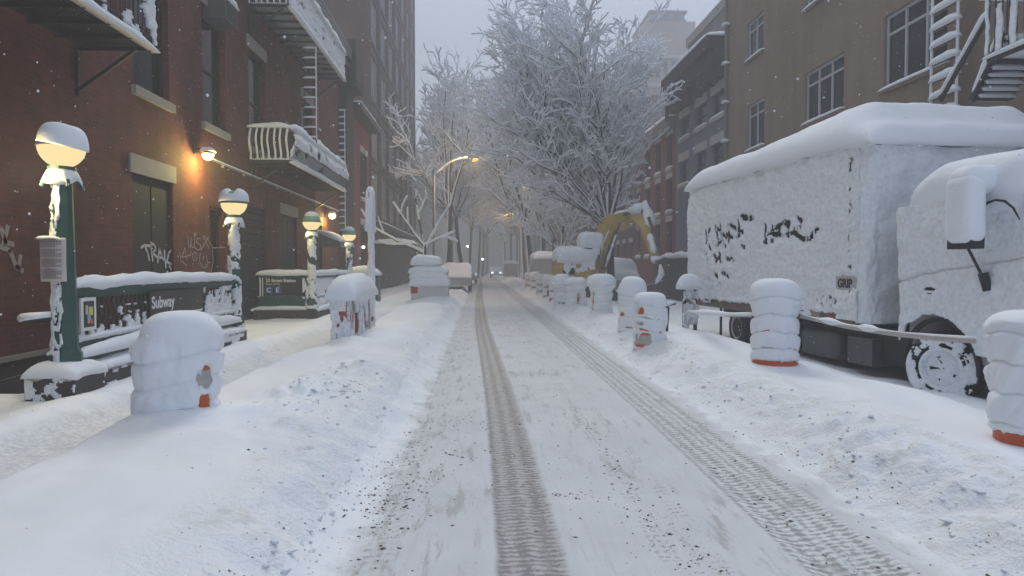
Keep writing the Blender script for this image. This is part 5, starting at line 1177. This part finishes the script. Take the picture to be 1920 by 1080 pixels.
lumpy(q, [dl_(1104, 525)+Vector((0, -.1, 0)), dl_(1114, 480)+Vector((0, -.1, 0)), dl_(1126, 432)+Vector((0, -.1, 0))], .09, 9, 8, .9, .15)
lumpy(q, [dl_(1132, 500)-Vector((0, .36, 0)), dl_(1152, 440)-Vector((0, .36, 0))], .055, 11, 8, .9, .12)
lumpy(q, [dl_(1216, 440, D-1.4)-Vector((0, .2, 0)), dl_(1225, 475, D-1.8)-Vector((0, .2, 0))], .15, 12, 8, .6, .15); lumpy(q, [dl_(1224, 484, D-2)-Vector((.1, .1, 0)), dl_(1242, 492, D-2)-Vector((0, .1, 0))], .18, 14, 8, .5, .15)
lumpy(q, [(bk.x+.2, bk.y-.38, bk.z+.4), (bk.x+.25, bk.y-.4, bk.z), (bk.x, bk.y-.4, bk.z-.4)], .1, 15, 8, .9, .12)
q.build('snow_cap', SNOW, ex, True)
def f(u, v): return (a.x+u*(b.x-a.x-.2), -.93, a.z+v*(b.z-a.z)), (0, -1, 0)
crust('snow_crust', f, 60, 34, PSNOW, ex, thr=-.08, th=.04, seed=84, fu=7, fv=4, amp=.02, solid=lambda u, v: .5*(v-.35)+.4*(u-.4))
def f(u, v): return (c0.x+u*(c1.x-c0.x), -.87, c0.z-.1+v*(c1.z-c0.z+.1)), (0, -1, 0)
crust('snow_crust', f, 30, 30, PSNOW, ex, thr=-.0, th=.04, seed=87, fu=3, fv=3, amp=.02, solid=lambda u, v: .35-.9*(abs(u-.35) < .22 and abs(v-.5) < .25))
bsn = MB()
for P_, w_, off in (([BP[0], BP[1], BP[2], BP[3]], .05, -.19),): 
    for k in (1,): lumpy(bsn, [dl_(BP[0][0]-4+k*3.2, BP[0][1])+Vector((0, off, .1)), dl_(BP[2][0]-6+k*3.4, BP[2][1])+Vector((0, off, 0)), dl_(BP[3][0]-3+k*3, BP[3][1]+6)+Vector((0, off, 0))], .03, 31+k*3, 6, 2.2, .12)
bsn.build('snow_streak', PSNOW, ex, True)
# ------------------------------------------------------------------ fence, sign and clutter on the right
fy0, fy1 = on(1302, 500, 8.6).y, on(1240, 500, 8.6).y
fn = thing('area_fence', 'dark railing fence with a roll of snow along its top before the slate grey house', 'fence', (8.6, fy0, 0)); L = fy1-fy0; ft_ = on(1270, 484, 8.6).z
q = MB(); [q.box(-.015, .015, k*.14, k*.14+.03, .1, ft_) for k in range(int(L/.14))]; q.build('bars', IRON, fn)
q = MB(); q.box(-.05, .05, 0, L, ft_-.03, ft_+.03); q.box(-.03, .03, 0, L, .2, .26); q.build('rail', IRON, fn); q = MB(); q.snow(-.14, .14, 0, L, ft_+.03, .22, step=.1, lump=.4); q.build('snow_cap', SNOW, fn, True)
vs_ = at(1181, 357, 43); vt = at(1181, 330, 43).z; vb = at(1181, 388, 43).z
vg = thing('vertical_sign', 'narrow vertical sign board with stacked dark letters over the right pavement', 'sign', (vs_.x, 43, vb-.5)); hh_ = vt-vb+.5
q = MB(); q.box(-.24, .24, -.12, .12, 0, hh_); q.box(.24, XR-vs_.x, -.04, .04, hh_*.75, hh_*.75+.08); q.build('board', mat_plain('sign_board_grey', (.30, .32, .34), .6, var=.1), vg)
for k, ch in enumerate('UMB'): text('sign_letter', ch, .42, SIGN, vg, (0, -.125, hh_*.60-k*.48), bold=.012, align='CENTER')
q = MB(); q.snow(-.27, .27, -.14, .14, hh_, .16, step=.05); q.build('snow_cap', SNOW, vg, True)
fp = thing('marker_post', 'thin pale marker post standing behind the digger', 'post', (at(1037, 500, 33).x, 33, 0)); q = MB(); q.tube([(0, 0, 0), (0, 0, at(1037, 450, 33).z)], .04, 8); q.build('post', GREYC, fp); zt_ = at(1037, 448, 33).z
q = MB(); q.box(-.1, .12, -.02, .02, zt_-.2, zt_); q.build('plate', GREYC, fp)
# iron stair with snow at the ochre building
rs_ = thing('fire_escape', 'steep iron fire stair with snowy treads and handrail against the ochre wall', 'fire escape', (0, 0, 0))
def o9(px, py, x=9.1): return on(px, py, x)
a_, b_ = o9(1762, 188), o9(1852, 28)
q = MB(); q.bar(a_, b_, .05, .12); q.build('stringer', IRON, rs_); q = MB(); a2, b2 = o9(1822, 188, 8.4), o9(1880, 60, 8.4); q.bar(a2, b2, .05, .12); q.build('stringer', IRON, rs_)
q = MB(); lumpy(q, [a_+Vector((0, 0, .08)), b_+Vector((0, 0, .08))], .055, 3, 8, .3); lumpy(q, [a2+Vector((0, 0, .08)), b2+Vector((0, 0, .08))], .05, 4, 8, .4)
q.build('snow_cap', SNOW, rs_, True)
pf = o9(1856, 104, 8.3); LZ = pf.z; ya, yb_ = 4.0, pf.y
q = MB(); 
for k in range(18): q.box(8.3+k*.08, 8.33+k*.08, ya, yb_, LZ-.02, LZ+.01)
q.box(8.25, 8.3, ya, yb_, LZ-.12, LZ+.03); q.box(8.3, 9.7, yb_-.05, yb_, LZ-.12, LZ-.021); q.build('platform', IRON, rs_)
q = MB(); [q.tube([(8.28, ya+k*.15, LZ), (8.28, ya+k*.15, LZ+.95)], .012, 5) for k in range(int((yb_-ya)/.15)+1)]; q.bar((8.28, ya, LZ+.95), (8.28, yb_, LZ+.95), .04, .04); [q.tube([(8.28+k*.15, yb_, LZ), (8.28+k*.15, yb_, LZ+.95)], .012, 5) for k in range(9)]; q.bar((8.28, yb_, LZ+.95), (9.6, yb_, LZ+.95), .04, .04); q.build('railing', IRON, rs_)
q = MB(); q.snow(8.2, 8.36, ya, yb_+.05, LZ+.95, .14, step=.06, lump=.6); q.snow(8.2, 9.6, yb_-.07, yb_+.08, LZ+.95, .14, step=.06, lump=.6); q.snow(8.22, 9.6, ya, yb_+.02, LZ-.03, .16, step=.12, lump=.3); q.build('snow_cap', SNOW, rs_, True)
def f(u, v): return (8.25, ya+u*(yb_-ya), LZ+v*.93), (-1, 0, 0)
crust('snow_crust', f, 120, 22, PSNOW, rs_, thr=.0, th=.03, seed=94, fu=20, fv=2, amp=.02, solid=lambda u, v: .4 if abs((u*(yb_-ya)/.3) % 1-.5) < .25 else -.5)
for k in range(9):
    q = MB(); s2 = MB(); u = .05+k/9.5; c = a2.lerp(b2, u); q.box(8.42, 9.08, c.y-.12, c.y+.1, c.z-.04, c.z-.01); s2.snow(8.45, 9.05, c.y-.12, c.y+.1, c.z-.01, .09, step=.06, seed=k)
    o = q.build('tread', IRON, rs_); s2.build('snow_cap', SNOW, o, True)
lp = o9(1778, 100, 9.7)
def rl(label, px0, px1, z0, z1, X):
    a, b = sorted((on(px0, 100, X).y, on(px1, 100, X).y)); r = thing('fire_ladder', label, 'ladder', (X, (a+b)/2, z0), 0, 'fire ladders'); w = b-a; H = z1-z0
    q = MB(); [q.tube([(0, s*w/2, 0), (0, s*w/2, H)], .022, 6) for s in (-1, 1)]; q.build('side_rail', IRON, r)
    rungs(r, H, .36, (0, -w/2), (0, w/2), .016, (-.06, .06, -w/2-.03, w/2+.03), .16)
    q = MB(); [q.tube([(-.012, s*w/2, 0), (-.012, s*w/2, H)], .03, 6) for s in (-1, 1)]; q.build('snow_crust', PSNOW, r)
rl('iron fire ladder with thick snow on each rung beside the big ochre-wall window', 1748, 1796, on(1770, 190, 9.6).z-.4, on(1770, 0, 9.6).z+.3, 9.6)
# ------------------------------------------------------------------ snow-laden trees
BARK = mat_plain('dark_wet_bark', (.03, .026, .024), .9, var=.35, sc=5); TSNOW = mat_snow(); TSNOW.name = 'branch_snow'
def tree(label, x, y, seed, fork, limbs, r0, levels=3, dens=1., snow=1., lean=(0, 0), group='street trees under snow', twig=.5, name='street_tree', z0=0.1, droop=0.):
    rnd = random.Random(seed); T = [[], [], [], []]; B = [[], [], [], []]; Sg = [[], [], [], []]
    def put(a, b, ra, rb, tr=False):
        L = T if tr else B
        L[0].append(a); L[1].append(b); L[2].append(ra); L[3].append(rb)
        d = (b-a); hor = math.hypot(d.x, d.y)/max(1e-6, d.length); m = (ra+rb)/2
        s = (m*.7+.034)*(.35+.65*hor)*snow*(.75+.5*rnd.random())
        if hor < .3 and m < .06 and rnd.random() < .45: return
        o = Vector((0, -.25*m*(1-hor), m*.75*hor+s*.6)); 
        if m > .05: o = Vector((-.5*m*(1-.6*hor), -.3*m*(1-hor), m*.6*hor))
        Sg[0].append(a+o); Sg[1].append(b+o); k_ = .55+.3*hor; Sg[2].append(s if m < .05 else ra*k_+.012); Sg[3].append(s*.8 if m < .05 else rb*k_+.012)
    def branch(p, d, L, r, lv):
        n = max(2, int(L/(.55 if lv < 2 else .28))); st = L/n; pts = [p]; d = d.normalized()
        for i in range(n):
            w = .16 if lv < 2 else .36
            d = (d+Vector((rnd.gauss(0, w), rnd.gauss(0, w), rnd.gauss(0, w*.6)+.07-droop*(.1 if lv > 1 else 0)))*.6).normalized()
            q = pts[-1]+d*st; ra = r*(1-.75*i/n); rb = r*(1-.75*(i+1)/n); put(pts[-1], q, ra, rb); pts.append(q)
            if lv < levels:
                k = {0: 1.7, 1: 1.8, 2: 1.9, 3: 1.6}[lv]*dens
                if lv == 0 and i < n*.28: k *= .25
                c = int(k)+(rnd.random() < k-int(k))
                for _ in range(c):
                    az = rnd.random()*2*PI; t = d.cross(Vector((math.cos(az), math.sin(az), .15))).normalized()
                    an = rnd.uniform(.5, 1.0); nd = d*math.cos(an)+t*math.sin(an)+Vector((0, 0, .18))
                    nl = L*rnd.uniform(.28, .5)*(1-.35*i/n) if lv < levels-1 else rnd.uniform(.3, .8)*twig*1.5
                    branch(pts[-1] if rnd.random() < .5 else pts[-2].lerp(pts[-1], rnd.random()), nd, max(.22, nl), max(.006, ra*.45), lv+1)
    base = Vector((0, 0, -.1)); top = Vector((lean[0], lean[1], fork)); n = 4; P = [base.lerp(top, i/n)+Vector((rnd.gauss(0, .04), rnd.gauss(0, .04), 0))*(0 < i < n) for i in range(n+1)]
    for i in range(n): put(P[i], P[i+1], r0*(1.25-.35*i/n) if i == 0 else r0*(1.1-.25*i/n), r0*(1.1-.25*(i+1)/n), True)
    for (ax, ay, L, rr) in limbs:
        d = Vector((math.sin(math.radians(ax)), math.sin(math.radians(ay)), math.cos(math.radians(max(abs(ax), abs(ay)))))); branch(top-Vector((0, 0, rnd.random()*.5)), d, L, rr, 0)
    t = thing(name, label, 'tree', (x, y, z0), 0, group)
    segs_mesh('trunk', *T, 9, BARK, t); segs_mesh('crown', *B, 4, BARK, t); segs_mesh('snow_cover', *Sg, 5, TSNOW, t)
    return t
rr_ = random.Random(2)
big = tree('biggest tree, its wide snow-filled crown spreading over the digger and the small houses', at(1141, 500, 33).x, 33, 5, 3.6,
     [(-56, 4, 9.2, .15), (-46, -20, 8.8, .16), (-34, 22, 8.6, .14), (-22, -8, 9., .15), (-10, 14, 9., .16), (0, -14, 8.9, .14), (8, 8, 8.8, .13), (14, -12, 7.2, .11), (-28, 0, 9.2, .13), (-40, 6, 9.2, .12), (22, 14, 4.2, .07), (-46, 26, 6.8, .11), (-64, -6, 6.6, .1)], .27, 3, 1.0, 1.15, twig=.42)
tree('small bushy snow-laden tree left of the digger', at(1053, 500, 37).x, 37, 9, 2.5, [(-45, 5, 3.2, .06), (-22, -18, 3.4, .06), (0, 12, 3.4, .07), (25, -10, 3.3, .06), (48, 8, 2.8, .05), (-58, -8, 2.6, .05)], .09, 3, 1.0, 1.5, twig=.4)
# the pruned tree on the left pavement
tree('low pruned tree with a few thick snow-lined limbs above the stack of panels', at(797, 500, 31).x, 31, 14, 2.5, [(-66, -5, 2.7, .05), (-34, -10, 2.4, .055), (-6, 8, 2.6, .05), (26, -6, 2.4, .045), (68, 6, 1.5, .035)], .08, 2, .4, 1.7, twig=.5)
LT = [(838, 46, 21, 5.5, [(-22, 5, 8, .12), (-40, -10, 6.5, .1), (-8, 10, 8.5, .12), (14, -8, 7, .1), (30, 8, 5.5, .08)], .17, (.2, 0), 'tall thin dark-stemmed tree just behind the tall left street lamp'),
      (866, 56, 22, 5.5, [(-30, 5, 8, .12), (-10, -8, 9, .13), (12, 6, 7.5, .1), (32, 0, 6, .1), (-48, 8, 6, .1)], .2, (-.5, 0), 'second tall tree along the left pavement, leaning inwards'),
      (846, 66, 23, 6, [(-35, 5, 9, .14), (-15, -8, 10, .14), (8, 6, 10, .12), (28, 0, 9, .12), (45, 8, 7, .1)], .2, (0, 0), 'third tree along the left pavement, half lost in the haze'),
      (878, 80, 24, 6, [(-30, 5, 10, .14), (-8, -8, 11, .14), (14, 6, 10, .12), (34, 0, 9, .12)], .2, (.3, 0), 'hazy tree far down the left pavement, arching over the road'),
      (1000, 50, 31, 5, [(-48, 5, 9, .14), (-30, -10, 10, .15), (-12, 10, 11, .15), (6, -8, 10.5, .14), (24, 6, 9.5, .12), (42, 0, 7.5, .1)], .22, (-.6, 0), 'tall tree with an arching limb over the road, behind the biggest tree'),
      (1022, 62, 32, 5.5, [(-45, 5, 10, .14), (-25, -10, 11, .15), (-8, 10, 12, .15), (10, -8, 12, .14), (30, 6, 11, .12)], .24, (-.3, 0), 'hazy tall tree on the right pavement, beyond the small bushy one'),
      (984, 78, 33, 6, [(-40, 5, 11, .14), (-20, -10, 12, .15), (0, 10, 12, .15), (20, -8, 11, .14), (38, 4, 9, .12)], .24, (-.3, 0), 'pale far tree where the right row closes over the road')]
for px, d, sd, fk, lm, r0, ln, lb in LT:
    tree(lb, at(px, 500, d).x, d, sd, fk, lm, r0, 3 if d < 60 else 2, .75 if d < 60 else 1.25, 1.3 if d < 60 else 2.6, ln, twig=.6 if d < 60 else 1.1)
src = [o for o in S.objects if o.name.startswith('street_tree') and o.location.y > 60]
for k, (px, d, j, sc_) in enumerate(((895, 98, 1, 1.1), (972, 96, 2, 1.05), (905, 120, 3, 1.15), (958, 118, 0, 1.15), (912, 142, 1, 1.2), (948, 140, 2, 1.2))):
    copy_thing(src[j % len(src)], (at(px, 500, d).x, d, 0), 1.3*k, sc_, ['ghostly far tree on the left, beside the street end', 'ghostly far tree on the right, behind the parked van', 'faint tree in the haze left of the oncoming headlight', 'faint tree in the haze right of the oncoming headlight', 'faintest tree at the left end of the avenue', 'faintest tree at the right end of the avenue'][k])
# ------------------------------------------------------------------ parked and moving vehicles, far off
CARP = mat_plain('snow_dusted_paint', (.36, .37, .39), .7, var=.4, sc=3); HEAD = mat_emit('headlight_glow', (.9, .95, 1), 2)
def car(label, x, y, rz, snow=.22, paint=CARP, lights=False, scale=1., kind='car', z=0.):
    t = thing('parked_'+kind if not lights else 'oncoming_car', label, kind, (x, y, z), rz, 'vehicles under snow down the street')
    L, Wd = 4.4, 1.76; hw = Wd/2
    if kind == 'van': roof = [(-2.2, .35), (-2.2, 2.0), (1.3, 2.05), (1.7, 1.25), (2.2, 1.05), (2.2, .35)]
    else: roof = [(-2.2, .35), (-2.2, .85), (-1.75, .95), (-1.2, 1.4), (.35, 1.42), (1.05, .95), (2.15, .78), (2.2, .35)]
    q = MB(); q.prism(roof, -hw, hw, 'x'); 
    o = q.build('body', paint, t)
    # local: prism axis x, profile in (y, z); y forward
    q = MB(); [q.box(s*hw-.003*s if s < 0 else hw+.003, s*hw+.01*s if s > 0 else -hw-.003, -1.1, .6, .95, 1.3) for s in (1,)]; q.box(-hw-.012, -hw-.003, -1.1, .6, .95, 1.3)
    q.box(-hw+.12, hw-.12, -2.215, -2.203, 1.0 if kind == 'van' else .6, 1.6 if kind == 'van' else .8); q.build('window', CARP if not lights else GLASS, t)
    for sx in (-1, 1):
        for wy in (-1.35, 1.4):
            w = MB(); w.lathe([(.1, 0), (.32, .0), (.33, .2), (.1, .2)], 0, 0, 20); o = w.build('wheel', BLACKR, t, True); o.rotation_euler = (0, PI/2, 0); o.location = (sx*(hw-.08)-.1, wy, .33)
    zf = (lambda X, Y: np.interp(Y, [p[0] for p in roof[1:-1]], [p[1] for p in roof[1:-1]]))
    q = MB(); q.snow(-hw-.02, hw+.02, -2.22, 2.22, 0, snow, step=.12, seed=x, lump=.35, over=.03, p=5, zf=zf); q.build('snow_cap', SNOW, t, True)
    if lights:
        for sx in (-.6, .6): w = MB(); w.lathe([(.001, .1), (.12, .09), (.16, 0), (.12, -.09), (.001, -.1)], 0, 0, 12, False); o = w.build('headlight', HEAD, t, True); o.location = (sx, 2.22, .72)
    return t
car('car creeping towards the camera with bright headlights at the end of the street', at(930, 500, 104).x, 104, PI, .15, lights=True)
car('boxy snow-covered van parked at the right of the far street end', at(957, 500, 92).x, 92, 0, .35, kind='van')
car('snow-covered car parked behind the stack of panels on the left', at(868, 500, 44).x-.35, 44, 0, .32, z=.1)
car('snow-covered car parked beyond the first one on the far left side', at(884, 500, 62).x-.4, 62, 0, .32, z=.1)
car('snow-covered car at the right kerb where the row of drums ends', at(990, 500, 52).x+1.0, 53, 0, .4, z=.1)
car('pale snow-covered van behind the far drums on the right', at(1010, 500, 42).x+.6, 44, 0, .4, kind='van', z=.1)
car('snow-covered car half hidden behind the bent arm of the digger', at(1163, 500, 34).x+.2, 36.5, .0, .5, z=.1)
# tiny street lights in the far haze
for k, (px, py, lb) in enumerate(((877, 462, 'tiny white light hanging in the far haze on the left'), (905, 486, 'tiny pale light low in the far haze, left of the headlights'))):
    p = at(px, py, 100); t = thing('distant_lamp', lb, 'street lamp', (p.x, 100, 0), 0, 'tiny lamps in the haze')
    q = MB(); q.tube([(0, 0, 0), (0, 0, p.z-.1)], .05, 6); q.build('pole', GREYC, t); q = MB(); q.lathe([(.01, .14), (.14, .08), (.17, 0), (.12, -.1), (.01, -.12)], 0, 0, 12, False); o = q.build('lens', COOL, t, True); o.location.z = p.z
# ------------------------------------------------------------------ falling snow
rs = np.random.RandomState(21); n = 4200; base = np.array([(0,0,1),(1,0,0),(0,1,0),(-1,0,0),(0,-1,0),(0,0,-1)], float)
f = np.array([(0,1,2),(0,2,3),(0,3,4),(0,4,1),(5,2,1),(5,3,2),(5,4,3),(5,1,4)])
Yf = 2.2+rs.rand(n)**1.4*20; Xf = (rs.rand(n)*1.7-.78)*Yf; Xf = np.clip(Xf, -6, 9.6); Zf = rs.rand(n)*9; sz = .003+.0035*rs.rand(n)+.00012*Yf
co = (base[None]*sz[:, None, None]+np.stack([Xf, Yf, Zf], -1)[:, None, :]).reshape(-1, 3); q_ = (f[None]+(np.arange(n)*6)[:, None, None]).reshape(-1, 3)
tag(poly_mesh('falling_snow', co, q_, SNOW), 'small snowflakes drifting down through the street', kind='stuff')
# ------------------------------------------------------------------ sky, light, air
W = bpy.data.worlds.new('World'); S.world = W; W.use_nodes = True; nt = W.node_tree; nt.nodes.clear()
def wn(t, **k):
    x = nt.nodes.new(t)
    for a, b in k.items(): setattr(x, a, b)
    return x
SUN_EL, SUN_AZ = math.radians(46), math.radians(4)
sky = wn('ShaderNodeTexSky', sky_type='NISHITA', sun_disc=False, sun_elevation=SUN_EL, sun_rotation=SUN_AZ, air_density=1.5, dust_density=2.5)
tcw = wn('ShaderNodeTexCoord'); sep = wn('ShaderNodeSeparateXYZ'); nt.links.new(tcw.outputs['Generated'], sep.inputs[0])
mr = wn('ShaderNodeMapRange'); nt.links.new(sep.outputs[2], mr.inputs[0]); mr.inputs[1].default_value = .3; mr.inputs[2].default_value = .8
cl = wn('ShaderNodeMix', data_type='RGBA'); nt.links.new(mr.outputs[0], cl.inputs[0])
cl.inputs[6].default_value = (3.1, 3.8, 5.2, 1); cl.inputs[7].default_value = (6.6, 7.4, 8.4, 1)   # overcast: the deck is brighter overhead
nz = wn('ShaderNodeTexNoise'); nt.links.new(tcw.outputs['Generated'], nz.inputs[0]); nz.inputs['Scale'].default_value = 2.2
mm = wn('ShaderNodeMapRange'); nt.links.new(nz.outputs[0], mm.inputs[0]); mm.inputs[3].default_value = .92; mm.inputs[4].default_value = 1.08
ml = wn('ShaderNodeMix', data_type='RGBA', blend_type='MULTIPLY'); ml.inputs[0].default_value = 1; nt.links.new(cl.outputs[2], ml.inputs[6]); nt.links.new(mm.outputs[0], ml.inputs[7])
mx = wn('ShaderNodeMix', data_type='RGBA'); mx.inputs[0].default_value = .88; nt.links.new(sky.outputs[0], mx.inputs[6]); nt.links.new(ml.outputs[2], mx.inputs[7])
bg = wn('ShaderNodeBackground'); nt.links.new(mx.outputs[2], bg.inputs[0]); bg.inputs[1].default_value = .085
wo = wn('ShaderNodeOutputWorld'); nt.links.new(bg.outputs[0], wo.inputs[0])
sd = bpy.data.lights.new('sun', 'SUN'); sd.energy = .95; sd.angle = math.radians(24); sd.color = (1, .96, .9)
so = bpy.data.objects.new('sun', sd); C.objects.link(so)
dv = Vector((math.sin(SUN_AZ)*math.cos(SUN_EL), math.cos(SUN_AZ)*math.cos(SUN_EL), math.sin(SUN_EL)))
so.rotation_euler = dv.to_track_quat('Z', 'Y').to_euler()
HM = bpy.data.materials.new('snow_haze'); HM.use_nodes = True; ht = HM.node_tree; ht.nodes.clear()
hv = ht.nodes.new('ShaderNodeVolumePrincipled'); ho = ht.nodes.new('ShaderNodeOutputMaterial'); ht.links.new(hv.outputs[0], ho.inputs['Volume'])
hv.inputs['Color'].default_value = (.84, .85, .88, 1); hv.inputs['Density'].default_value = .0070; hv.inputs['Anisotropy'].default_value = .2
hb = MB(); hb.box(-262, 262, -42, 402, -4.3, 37); hb = hb.build('haze', HM); tag(hb, 'pale air full of falling snow between the houses', kind='stuff')
S.render.engine = 'CYCLES'; S.cycles.use_denoising = True
S.cycles.max_bounces = 6; S.cycles.diffuse_bounces = 4; S.cycles.glossy_bounces = 2; S.cycles.transmission_bounces = 4; S.cycles.volume_bounces = 1; S.cycles.transparent_max_bounces = 6
S.cycles.caustics_reflective = False; S.cycles.caustics_refractive = False; S.cycles.sample_clamp_indirect = 4
S.view_settings.view_transform = 'Standard'; S.view_settings.look = 'None'; S.view_settings.gamma = 1; S.view_settings.use_curve_mapping = False
S.view_settings.exposure = 0.62
